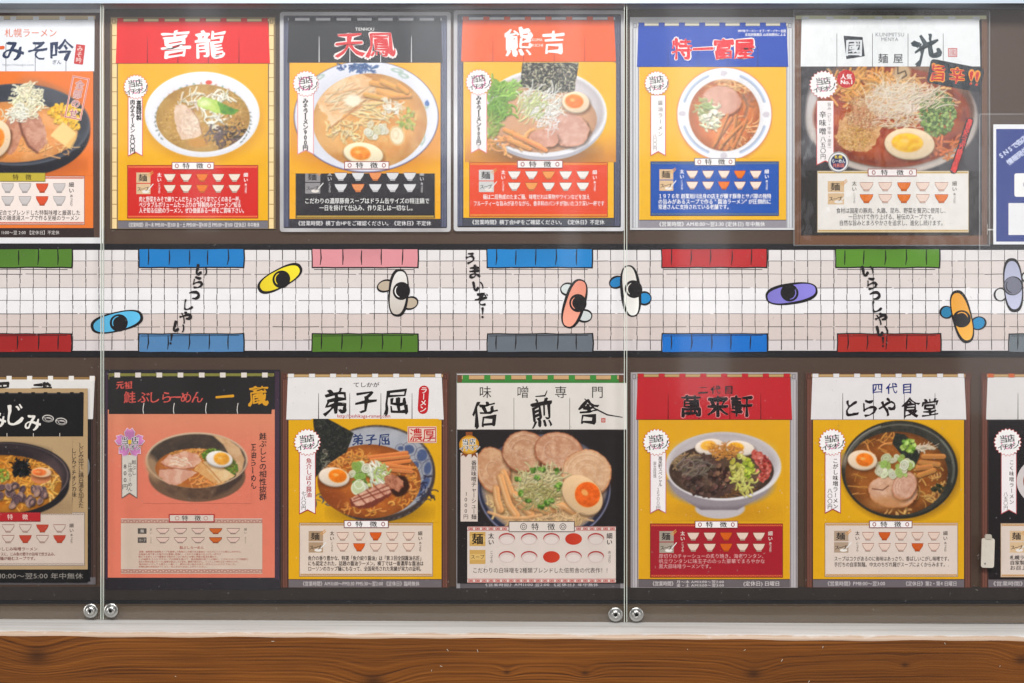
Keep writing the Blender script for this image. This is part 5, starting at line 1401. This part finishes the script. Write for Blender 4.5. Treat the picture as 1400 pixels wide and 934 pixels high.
K = Ink(); K.line('こだわりの白味噌を2種類ブレンドした倍煎舎の代表作！！', 646, 835, 779.3, 7.8, (44, 36, 36), 15.5, .0); K.build('description_lettering', O, root)
K = Ink(); K.rect(695.5, 712.3, 785.5, 727, (60, 50, 50), 17); K.rect(696.4, 713.2, 784.6, 726.1, (226, 214, 206), 17.4)
for x in (715.8, 769.5): K.ring(x, 719.7, 4.2, 4.2, .8, (60, 50, 50), 18); K.ring(x, 719.7, 2, 2, .8, (60, 50, 50), 18)
K.char('特', 731.5, 719.7, 10.5, BLK, 18, .008); K.char('徴', 753.5, 719.7, 10.5, BLK, 18, .008); K.build('heading_tag', O, root)

# ---- red curtain, two half eggs (bottom row)
root, O = poster('poster with pale posts and dark red curtain headed 萬来軒, braised pork with two half eggs', 862, 510, 1093, 804)
M = Map(863.1, 510.1, 1.004, 1.016)
template(M, root, O, post=(190, 184, 188), postd=(110, 100, 104), margin=(172, 164, 166), rod=(196, 160, 104), curtain=(192, 34, 42), slit=(96, 8, 14), bg=(226, 166, 22), bar=(106, 98, 102), hcol=(214, 206, 206),
         hours=('《営業時間》', 26, 60), hours2=[('月～木 AM11:00～翌2:00', 61, 126, -2.3), ('金・土 AM11:00～翌3:00', 61, 126, 2.4), ('(定休日) 日曜日', 152, 202, 0)])
K = Ink()
for ch, x in zip('二代目', (961, 978, 996)): K.char(ch, x, 533, 12, (40, 20, 22), 5, .04, sx=1.15, brush=.5)
for ch, x in zip('萬来軒', (944.5, 981, 1013.5)): K.char(ch, x, 555, 31, (230, 140, 140), 5, .06, sx=1.0, brush=.2); K.char(ch, x, 555, 31, (30, 18, 20), 5.8, .035, sx=1.0, brush=.2)
K.build('title_lettering', O, root)
P = Pic(904, 586, 1072, 712, (226, 166, 22), 91)
P.ell(990, 700, 60, 14, (180, 120, 20), soft=18, a=.5)
P.ell(984, 695, 34, 14, (196, 188, 192), soft=1.5)
P.poly([(911, 656), (922, 672), (940, 686), (958, 697), (1008, 697), (1030, 684), (1048, 668), (1064, 648)], (120, 108, 116), soft=2); P.ell(985, 662, 72, 32, (150, 140, 146), soft=6)
P.ell(988.5, 637, 79, 46.5, (216, 210, 214), soft=1.3); P.rim(988.5, 638, 77.5, 45, 3, (238, 234, 236), half=-1, a=.7); P.ell(988, 634, 73, 42, (178, 168, 170), soft=6)
P.ell(988, 616, 60, 18, (206, 198, 200), soft=12, a=.7)
P.soup(986, 644, 71.5, 37, (98, 74, 56), (74, 54, 44), edge_dark=.2)
P.strands(60, 935, 632, 22, 12, (150, 124, 92), 2, 10, curl=1.2); P.strands(30, 1000, 672, 40, 8, (130, 92, 56), 1.6, 12)
P.clip = None
P.egg(970, 610, 20, 10, -.1, (240, 224, 210), (234, 160, 50), -2, -1, .5, yry=.62); P.egg(1011, 612, 20, 9.5, .12, (240, 226, 212), (232, 160, 30), -5, -1, .52, yry=.62)
P.poly([(1030, 614), (1040, 618), (1048, 628), (1056, 636), (1052, 650), (1044, 660), (1033, 656), (1040, 644), (1034, 634), (1026, 624)], (176, 60, 50), col2=(206, 110, 96), edge=2.5, ts=4)
P.chunks(40, 1044, 638, 10, 16, [(190, 76, 64), (150, 44, 40), (216, 130, 116)], 2.2)
P.poly([(934, 642), (948, 628), (962, 621), (978, 628), (998, 642), (1003, 656), (998, 672), (980, 680), (958, 680), (938, 668), (930, 658)], (72, 50, 44), col2=(96, 70, 60), edge=5, ts=9)
P.chunks(130, 964, 655, 30, 20, [(84, 60, 52), (112, 84, 70), (56, 38, 34), (72, 50, 42)], 3.6, sh=.5); P.strands(40, 945, 640, 22, 12, (112, 96, 84), 2.4, 16, ang=-.6, spread=.4, sh=.4); P.chunks(30, 985, 650, 12, 14, [(130, 92, 70), (60, 36, 30)], 3, sh=.6)
P.ell(965, 660, 10, 6, (150, 120, 100), soft=6, a=.4)
P.strands(120, 988, 617, 22, 8, (206, 136, 60), 1.2, 9, curl=1, sh=.5)
P.chunks(60, 1012, 640, 14, 18, [(196, 190, 90), (170, 166, 60), (214, 206, 120)], 3.6, sh=.5); P.strands(50, 1016, 652, 12, 20, (206, 202, 106), 2.4, 12, ang=1.2, spread=1.6, curl=1); P.chunks(22, 1022, 640, 8, 12, [(150, 170, 50), (190, 200, 70)], 3)
P.finish(); P.build(O, root, 6)
badge(897, 604.5, root, O, 19)
ribbon(888.5, 910.5, 619, 702, root, O, [('萬来軒スペシャル', 902.4, 624, 665, 6.6, .012, (60, 44, 44)), ('（黒大蒜味噌）', 895, 628, 656, 5, .0, (70, 54, 54)), ('１５００円', 899.5, 666, 697, 6.6, -.006, (90, 80, 80))], border=(206, 110, 120))
panel(888.5, 715.5, 1070, 789.5, root, O, (166, 28, 42), ((2,), (2,)),
      [('厚切りのチャーシューの炙り焼き。海老ワンタン、', .065, .875, 760), ('帆立ワンタンに味玉子ののった豪華でまろやかな', .065, .865, 767), ('黒大蒜味噌ラーメンです。', .065, .48, 774)],
      dcol=(232, 176, 176), border=(186, 70, 40), rows=(733.2, 748.4), tagbox=(949.5, 711.8, 1008.5, 722), lab=(170, 158, 144), scol=(232, 220, 210), dw=.0, icol=(232, 206, 190), orange=(216, 96, 20), dsz=6.6, tagr=(150, 56, 56))

# ---- white curtain, fourth-generation heading (bottom row)
root, O = poster('poster with brown posts and white curtain brushed とらや食堂, egg and nori in dark bowl', 1101, 510, 1331, 804)
M = Map(1101.7, 510.1, 1.0, 1.016)
template(M, root, O, curtain=(230, 226, 228), bg=BY, margin=(86, 60, 50), post=(116, 72, 60), postd=(58, 34, 28), bar=(110, 102, 108), hcol=(206, 198, 200),
         hours=('《営業時間》PM8:00～翌3:00', 26, 108), hours2=[('《定休日》第2・第4 日曜日', 133, 206, 0)])
K = Ink()
for ch, x in zip('四代目', (1199, 1218.5, 1239.5)): K.char(ch, x, 531, 15.5, (34, 44, 120), 5, .03, brush=.6)
for ch, x, s_ in (('と', 1163, 27), ('ら', 1187, 27), ('や', 1213, 29), ('食', 1243.5, 28), ('堂', 1270, 26)): K.char(ch, x, 557, s_, (34, 22, 26), 5, .012, brush=1.3, sx=.95)
K.build('title_lettering', O, root)
P = Pic(1146, 574, 1312, 712, BY, 101)
P.ell(1232, 646, 82, 68, (120, 80, 20), soft=8, a=.5)
P.ell(1229.3, 642, 79.5, 67, (40, 38, 34), soft=1.3); P.ell(1229, 641, 77.5, 65, (62, 60, 52), soft=2, col2=(48, 46, 40), ts=8)
P.rim(1230, 642, 74, 61.5, 2.2, (150, 146, 136), half=1, a=.45); P.arc(1229, 642, 76, 63, 190, 250, 2, (190, 186, 176), .6); P.arc(1229, 642, 74, 62, -40, 15, 3.4, (120, 126, 116), .5)
P.ell(1153, 628, 5, 10, (150, 130, 110), soft=4, a=.7)
P.soup(1225, 647, 70, 57, (164, 96, 38), (140, 76, 26), edge_dark=.3)
P.strands(24, 1190, 604, 34, 10, (206, 140, 66), 1.6, 16, curl=.4); P.strands(34, 1268, 660, 24, 30, (206, 156, 86), 1.8, 18, curl=1); P.strands(10, 1170, 664, 14, 20, (196, 130, 60), 1.2, 14, curl=.3); P.strands(10, 1225, 700, 20, 6, (216, 166, 96), 2.2, 10)
P.chunks(16, 1282, 667, 9, 5, [(40, 44, 26), (50, 56, 34)], 2.4)
P.clip = None
P.nori([(1224, 592), (1236, 594), (1258, 616), (1256, 626), (1251, 636), (1232, 622), (1219, 606)], (34, 38, 34), (70, 76, 66), 80)
for (a, b, c, d) in ((1262, 624, 1289, 624), (1258, 632, 1282, 635), (1254, 640, 1272, 638), (1256, 650, 1276, 643)): P.bar(a, b, c, d, 7, (194, 128, 66))
P.strands(30, 1256, 612, 14, 4, (222, 206, 180), 1.2, 16, ang=.1, spread=.5); P.chunks(46, 1241, 609, 9, 9, [(140, 176, 70), (176, 206, 104), (110, 150, 50)], 2.8)
P.chashu(1220, 672, 34, 22, .1, (222, 178, 150), (206, 156, 124), (236, 204, 180), (176, 116, 76), .07, False); P.chashu(1236, 664, 16, 20, .5, (216, 170, 146), (200, 148, 122), (230, 196, 176), (170, 110, 80), .05)
P.line([(1192, 668), (1200, 669), (1206, 670), (1214, 664)], 1.4, (90, 50, 34), .8); P.ell(1212, 688, 26, 9, (190, 128, 74), soft=8, a=.7)
P.chunks(16, 1222, 638, 20, 12, [(160, 180, 90)], 3); P.rings(34, 1220, 637, 25, 15, 5.6, ((216, 220, 186), (170, 196, 106), (226, 226, 200)))
P.egg(1178.5, 628.5, 20, 13, .08, (238, 212, 184), (222, 110, 20), 3, 0, .58, yry=.68)
P.finish(); P.build(O, root, 6)
badge(1137, 604.5, root, O, 19)
ribbon(1127, 1149, 619, 702, root, O, [('こがし味増ラーメン', 1141.5, 626, 696, 7.6, .02, (40, 26, 26)), ('八〇〇円', 1134, 667, 696, 7, .01, BLK)], border=(186, 70, 80))
panel(1127, 714.5, 1309, 788.5, root, O, (226, 210, 200), ((1,), (3,)),
      [('スープはコクがあるのに後味はあっさり、香ばしいこがし味噌です。', .07, .95, 763.5), ('手打ちの自家製麺。中太のちぢれ麺がスープによくからみます。', .07, .92, 771.5)],
      dcol=(50, 38, 38), border=(216, 170, 120), rows=(732.8, 748), tagbox=(1187.5, 711.5, 1246.5, 721.6), lab=(180, 156, 134), scol=(70, 54, 44), dw=.008, icol=(232, 206, 192), orange=(206, 90, 30), tagr=(130, 60, 66), dsz=7)

# ---- black poster cut off at the right edge (bottom row)
root, O = poster('black poster with white curtain and brown post, cut off at the right edge', 1341, 510, 1571, 804)
M = Map(1341, 510.1, 1.0, 1.016)
template(M, root, O, curtain=(224, 220, 220), tabs=(206, 100, 50), bg=(32, 26, 28), margin=(86, 60, 50), post=(116, 72, 60), postd=(58, 34, 28), bar=(110, 102, 108), hcol=(206, 198, 200), hours=('《営業時間》AM11:00～翌2:00《定休日》日曜日', 12, 186))
K = Ink(); K.ell(1466, 658, 77, 46, (216, 208, 208), 5, n=60); K.ell(1466, 658, 68, 38, (150, 70, 30), 5.6, n=60); K.build('bowl_print', O, root)
badge(1376.5, 604.5, root, O, 19.5)
ribbon(1367.5, 1389, 620, 703, root, O, [('こく味噌ラーメン', 1382, 628, 690, 7, .01, (50, 34, 34)), ('八五〇円', 1374, 672, 697, 6.4, .0, (60, 50, 50))], border=(190, 90, 96))
panel(1367, 715, 1549, 789, root, O, (226, 210, 200), ((2,), (2,)), [('札幌ラーメン横丁の老舗の味を守る店です。', .07, .8, 762), ('自家製麺のコクのあるスープをどうぞ', .07, .7, 769), ('お召上がりください。', .07, .5, 776)], dcol=(40, 34, 36), border=(216, 170, 120), rows=(732.8, 748), tagbox=(1427.5, 711.5, 1486.5, 721.6), dw=.018, dsz=6.6)

# ---- price tag holder hanging over that poster's post
K_ = empty('hanging_tag', at(1350, 776, .010)); tag(K_, 'small blank translucent white tag on the brown post at the right edge', 'tag')
def rounded_slab(cx, cy, w_, h_, q, t, O_):
    P_ = rrect(cx, cy, w_, h_, .03, q); n_ = len(P_)
    V_ = [((p[0] - O_[0]) * MM, 0, (O_[1] - p[1]) * MM) for p in P_] + [((p[0] - O_[0]) * MM, -t, (O_[1] - p[1]) * MM) for p in P_]
    F_ = [tuple(range(n_)), tuple(range(2 * n_ - 1, n_ - 1, -1))] + [(k, n_ + k, n_ + (k + 1) % n_, (k + 1) % n_) for k in range(n_)]
    return V_, F_
V_, F_ = rounded_slab(1350, 756, 17.5, 40, 3, .0022, (1350, 776)); mesh_obj('tag_plate', V_, F_, mat('milky_plastic', (206, 198, 186), .35, nscale=60, namp=.06), K_)
V_, F_ = rounded_slab(1350.5, 734, 9, 7, 2.5, .0032, (1350, 776)); mesh_obj('clip', V_, F_, mat('clip_plastic', (180, 172, 160), .3), K_)
V_, F_ = rounded_slab(1346, 770.5, 1.6, 2.6, .7, .0024, (1350, 776)); mesh_obj('ink_mark', V_, F_, BLACK_TRIM, K_)

# ================================================================= STREET BANNER
br = random.Random(77)
ban = empty('street_banner', at(700, 488, .0015)); tag(ban, 'long printed banner of a tiled street seen from above with stalls and walkers', 'banner')
BO = (700, 488)
K = Ink()
K.rect(-60, 333.5, 1460, 488, (30, 28, 32), 0)
rows = [342, 357, 375, 393.7, 411, 429, 447, 465, 479.5]
rc = [(232, 228, 230), (226, 216, 214), (226, 216, 214), (244, 242, 246), (244, 242, 246), (220, 206, 202), (220, 206, 202), (222, 214, 216)]
for i in range(8): K.rect(-60, rows[i], 1460, rows[i + 1], rc[i], 1)
K.build('street_print', BO, ban, m=BANNER_INK)
K = Ink()
x = 99.8 - 17.93 * 9
while x < 1450:
    for j in range(8):
        a, b = rows[j], rows[j + 1]
        segs = 1 if j in (0, 7) else (2 if j % 2 else 3)
        for q in range(segs):
            y0_, y1_ = a + (b - a) * q / segs, a + (b - a) * (q + .92) / segs
            xx = x + br.uniform(-.3, .3)
            K.stroke([(xx, y0_), (xx + br.uniform(-.25, .25), y1_)], br.uniform(.65, 1.2), (46, 40, 42), 2)
    x += 17.93
for y in rows[1:-1]:
    x = -60
    while x < 1450:
        L = br.uniform(30, 170); K.stroke([(x, y + br.uniform(-.3, .3)), (x + L / 2, y + br.uniform(-.4, .4)), (x + L, y + br.uniform(-.3, .3))], br.uniform(.5, 1.0), (72, 64, 66), 2.4); x += L + br.uniform(0, 5)
K.build('tile_lines', BO, ban, m=BANNER_INK)


def stall(x0, x1, y0, y1, col, top, name='stall_print'):
    K = Ink(); K.rect(x0, y0, x1, y1, col, 3.5)
    K.raw([(x0 + 40, y0), (x1 - 50, y0), (x1 - 50, y1), (x0 + 40, y1)], 3.8, [(0, 1, 2, 3)], [tuple(v * .94 for v in col)] * 2 + [col] * 2)
    j = lambda a: br.uniform(-a, a)
    yb = y1 if top else y0; ya = y0 if top else y1
    K.stroke([(x0 - 1, ya), (x0 - .6 + j(.6), (y0 + y1) / 2), (x0 - .4, yb + j(.6))], 1.6, BLK, 4.2)
    K.stroke([(x1 + .4, ya), (x1 + .9 + j(.4), (y0 + y1) / 2), (x1, yb)], 2.0, BLK, 4.2)
    n_ = 9; K.stroke([(x0 - 1 + (x1 - x0 + 2) * i / n_, yb + j(.45)) for i in range(n_ + 1)], 1.7, BLK, 4.5)
    K.stroke([(x0 + (x1 - x0) * i / n_, ya + j(.3)) for i in range(n_ + 1)], .9, BLK, 4.5)
    K.stroke([(x0 + 2, yb + (2.5 if top else 3)), (x0 + 60, yb + (2.2 if top else 2.6)), (x1 - 6, yb + (2.6 if top else 2.2))], .8, BLK, 4.8)
    for k in range(5):
        x = x0 + 12.5 + k * 27.4 + j(1.5)
        K.stroke([(x, y0 + (0 if br.random() < .6 else 2)), (x + j(.8), (y0 + y1) / 2), (x - .6 + j(.8), y0 + (y1 - y0) * .86)], 1.9, BLK, 5, True)
    K.build(name, BO, ban, m=BANNER_INK)


for (a, b, c) in ((-42, 99, (84, 130, 44)), (191, 333.5, (24, 126, 200)), (427.5, 571.5, (226, 150, 158)), (666.5, 809.5, (24, 132, 206)), (905, 1048, (190, 40, 44)), (1142.5, 1284, (92, 146, 44))): stall(a, b, 340.5, 366, c, True)
for (a, b, c) in ((-42, 98, (168, 34, 34)), (191, 333.5, (84, 134, 184)), (427.5, 571.5, (82, 124, 40)), (667, 810, (106, 114, 124)), (905.5, 1048.5, (0, 112, 206)), (1145, 1285.5, (176, 44, 36)), (1379.5, 1520, (112, 122, 130))): stall(a, b, 456.5, 481.5, c, False)


def walker(cx, cy, a, b, ang, col, hx, hy, arms=(), hr=11.5, name='walker_print', seed=0, pale=None, hair=BLK):
    K = Ink(); th = math.radians(ang)
    for (x, y, ra, rb, c, r_) in arms:
        K.ell(x, y, ra, rb, c, 6, rot=r_); K.ring(x, y, ra, rb, 2.1, BLK, 6.4, rot=r_, wob=.3, seed=seed)
    K.ell(cx, cy, a, b, col, 7, rot=th, n=44, pw=.8, col2=pale or tuple(min(255, v * 1.12 + 6) for v in col))
    K.ring(cx, cy, a - .5, b - .5, 2.9, BLK, 7.5, rot=th, n=44, wob=.4, seed=seed, pw=.8)
    K.ell(hx, hy, hr, hr * 1.0, hair, 8.2, n=30); cc_ = col if hair == BLK else BLK; a0_ = {1: 150, 2: 130, 3: 110, 4: 120, 5: 130, 6: 330, 7: 230, 8: 100}[seed]
    K.stroke([(hx + hr * .74 * math.cos(math.radians(a0_ + 13 * q)), hy + hr * .76 * math.sin(math.radians(a0_ + 13 * q))) for q in range(10)], 1.5, tuple(min(255, v * 1.05) for v in cc_), 8.6, True)
    K.ring(hx, hy, hr, hr, 1.2, BLK, 9.2, n=30, wob=.5, seed=seed + 1)
    K.build(name, BO, ban, m=BANNER_INK)


walker(160.4, 440, 35, 13, -13, (86, 178, 222), 163, 441.5, seed=1)
walker(383, 380.7, 32, 12.5, -28, (236, 208, 40), 385, 382, seed=2)
walker(545, 400.5, 31.5, 13, 95, (240, 238, 236), 549, 398, ((527, 391, 11, 7.5, (196, 180, 160), -.3), (561, 414.5, 10.5, 8, (196, 180, 160), -.3)), seed=3, pale=(206, 196, 186))
walker(785.3, 415.3, 34, 13.5, 107, (236, 150, 128), 790, 414.5, ((776, 395.5, 9.5, 8, (216, 224, 224), 0), (799, 432, 10, 8, (214, 222, 222), 0)), seed=4)
walker(862, 398, 35, 12.5, 84, (232, 226, 220), 866, 395.5, ((843, 386, 10, 7.5, (30, 130, 196), -.4), (881, 408, 9, 8.5, (30, 140, 206), 0)), seed=5)
walker(1081.8, 401.6, 35, 13.5, -9, (128, 120, 206), 1079, 400.5, seed=6)
walker(1314.6, 433, 35.5, 13, 76, (236, 164, 60), 1314, 436, ((1293.5, 427, 8.5, 8, (40, 130, 176), 0), (1337, 442, 10, 8.5, (30, 140, 196), -.3)), seed=7)
walker(1384.5, 390, 35.5, 13, 86, (176, 180, 206), 1384, 391, ((1367, 403, 8, 8.5, (232, 232, 234), 0), (1404, 379, 8, 7, (232, 232, 234), 0)), seed=8, hr=12.5, hair=(120, 122, 140))
K = Ink()
for txt in ([('い', 276, 370, 20, 1.2), ('ら', 270.5, 386, 19, .4), ('っ', 266.5, 401, 21, .5), ('し', 257, 416.5, 17, .3), ('ゃ', 254.5, 432, 22, .5), ('い', 245, 447.5, 20, 1.4), ('！', 239, 464, 17, .3)],
            [('う', 643, 353, 17, .1), ('ま', 648.5, 371.5, 20, 0), ('い', 653.5, 391, 18, -.1), ('ぞ', 658.5, 409, 21, -.1), ('！', 664.5, 427, 18, -.15)],
            [('い', 1185.5, 370, 20, -.2), ('ら', 1191, 387.5, 19, -.2), ('っ', 1195.5, 401.5, 21, -.1), ('し', 1197, 419, 18, -.1), ('ゃ', 1204, 433.5, 22, -.2), ('い', 1205.5, 452, 20, -.2), ('！', 1211, 467, 17, -.2)]):
    for (ch, x, y, s_, r_) in txt: K.char(ch, x, y, s_, (34, 28, 30), 10, .045, rot=r_ * .3, brush=.8)
K.build('calligraphy_print', BO, ban, m=BANNER_INK)

# ================================================================= GLASS
PANE = clear_material('acrylic_pane', 1.0, .045, .006, (.86, .88, .92), speck=.10, smear=True)
PEDGE, _nt, _b = nodes('acrylic_edge'); _b.inputs['Base Color'].default_value = (*lin((206, 214, 206)), 1); _b.inputs['Roughness'].default_value = .25
METAL = mat('brushed_steel', (190, 190, 188), .28, 1.0); METAL_D = mat('socket_dark', (30, 30, 30), .5, .6); RUBBER = mat('clear_washer', (150, 150, 146), .3)


def screw(px, py, parent_loc, parent):
    x, y, z = at(px, py, G + .001); rot = random.Random(px).uniform(0, 1)
    def lathe(name, prof, m, n=28):
        V, F = [], []
        for (r_, d_) in prof:
            for k in range(n):
                a = 2 * math.pi * k / n; V.append((x + r_ * math.cos(a) - parent_loc[0], y - d_ - parent_loc[1], z + r_ * math.sin(a) - parent_loc[2]))
        for j in range(len(prof) - 1):
            for k in range(n): F.append((j * n + k, j * n + (k + 1) % n, (j + 1) * n + (k + 1) % n, (j + 1) * n + k))
        F.append(tuple(range((len(prof) - 1) * n, len(prof) * n)))
        return mesh_obj(name, V, F, m, parent, True)
    lathe('washer', [(.0096, .0), (.0096, .0012), (.0088, .0018), (.0066, .0018)], METAL)
    lathe('screw_head', [(.0064, .0019), (.0062, .0034), (.0050, .0046), (.0032, .0050), (.0026, .0049), (.0025, .0030)], METAL)
    lathe('hex_socket', [(.0024, .0031), (.0023, .0033)], METAL_D, 6)


panes = [(-200, 138.2, 'left'), (140.6, 854.0, 'mid'), (856.6, 1600, 'right')]
PL = ['clear glass pane at the left edge, left of the narrow seam', 'widest clear glass pane, between the two vertical seams', 'clear glass pane at the right, right of the second seam']
SCR = {'left': [(124, 835)], 'mid': [(152, 834.5), (841.5, 840)], 'right': [(870, 840)]}
T = .004
for (a, b, k), lab in zip(panes, PL):
    xa, _, _ = at(a, 0, G); xb, _, _ = at(b, 0, G)
    z0 = min(zt(xa), zt(xb)) + .0012; z1 = at(0, 3, G)[2]
    e = empty('glass_pane', ((xa + xb) / 2, -G, z0)); tag(e, lab, 'glass pane', 'glass panes of the display case')
    L = e.location
    za, zb_ = zt(xa) + .0008, zt(xb) + .0008
    for yy in (-G, -(G - T)):
        V = [(xa - L.x, yy - L.y, za - L.z), (xb - L.x, yy - L.y, zb_ - L.z), (xb - L.x, yy - L.y, z1 - L.z), (xa - L.x, yy - L.y, z1 - L.z)]
        mesh_obj('sheet', V, [(0, 1, 2, 3)] if yy == -G else [(0, 3, 2, 1)], PANE if yy == -G else clear_material('pane_back', 1.1, .17, .0), e)
    s_ = .0007
    for (x0_, x1_, zz) in ((xa, xa + s_, za), (xb - s_, xb, zb_)):
        V, F = box_mesh(x0_ - L.x, x1_ - L.x, -(G + .0002) - L.y, -(G - T - .0002) - L.y, zz - L.z, z1 - L.z); mesh_obj('polished_edge', V, F, PEDGE, e)
    for (sx_, sy_) in SCR[k]: screw(sx_, sy_, L, e)
    r_ = random.Random(k); V, F = [], []
    nn = int((xb - xa) * 190)
    for i in range(nn):
        x = r_.uniform(max(xa, -.02), min(xb, 1.42)); z = L.z + (abs(r_.gauss(0, .28)) if r_.random() < .6 else r_.uniform(0, .85))
        if z > z1 - .01: continue
        a_ = r_.uniform(0, 3.14); ln = r_.choice([.0003, .0004, .0005, .0006, .0016]); wd = .0002
        q = len(V)
        for s1, s2 in ((-1, -1), (1, -1), (1, 1), (-1, 1)): V.append((x - L.x + s1 * ln * math.cos(a_) - s2 * wd * math.sin(a_), -.0004, z - L.z + s1 * ln * math.sin(a_) + s2 * wd * math.cos(a_)))
        V.append((x - L.x, -.0008, z - L.z)); F += [(q, q + 1, q + 4), (q + 1, q + 2, q + 4), (q + 2, q + 3, q + 4), (q + 3, q, q + 4)]
    d_ = mesh_obj('dust_specks', V, F, mat('dust', (150, 146, 140), .9), e); d_['kind'] = 'stuff'

# top rail that holds the panes
x0, _, z0 = at(-60, 5.0, G + .004); x1, _, z1 = at(1460, -60, G + .004)
V, F = box_mesh(x0, x1, -(G + .006), -.002, z0, z1)
tag(mesh_obj('top_rail', V, F, mat('anodised_rail', (176, 188, 202), .35, .2)), 'pale metal top rail holding the panes along the upper edge', 'rail')
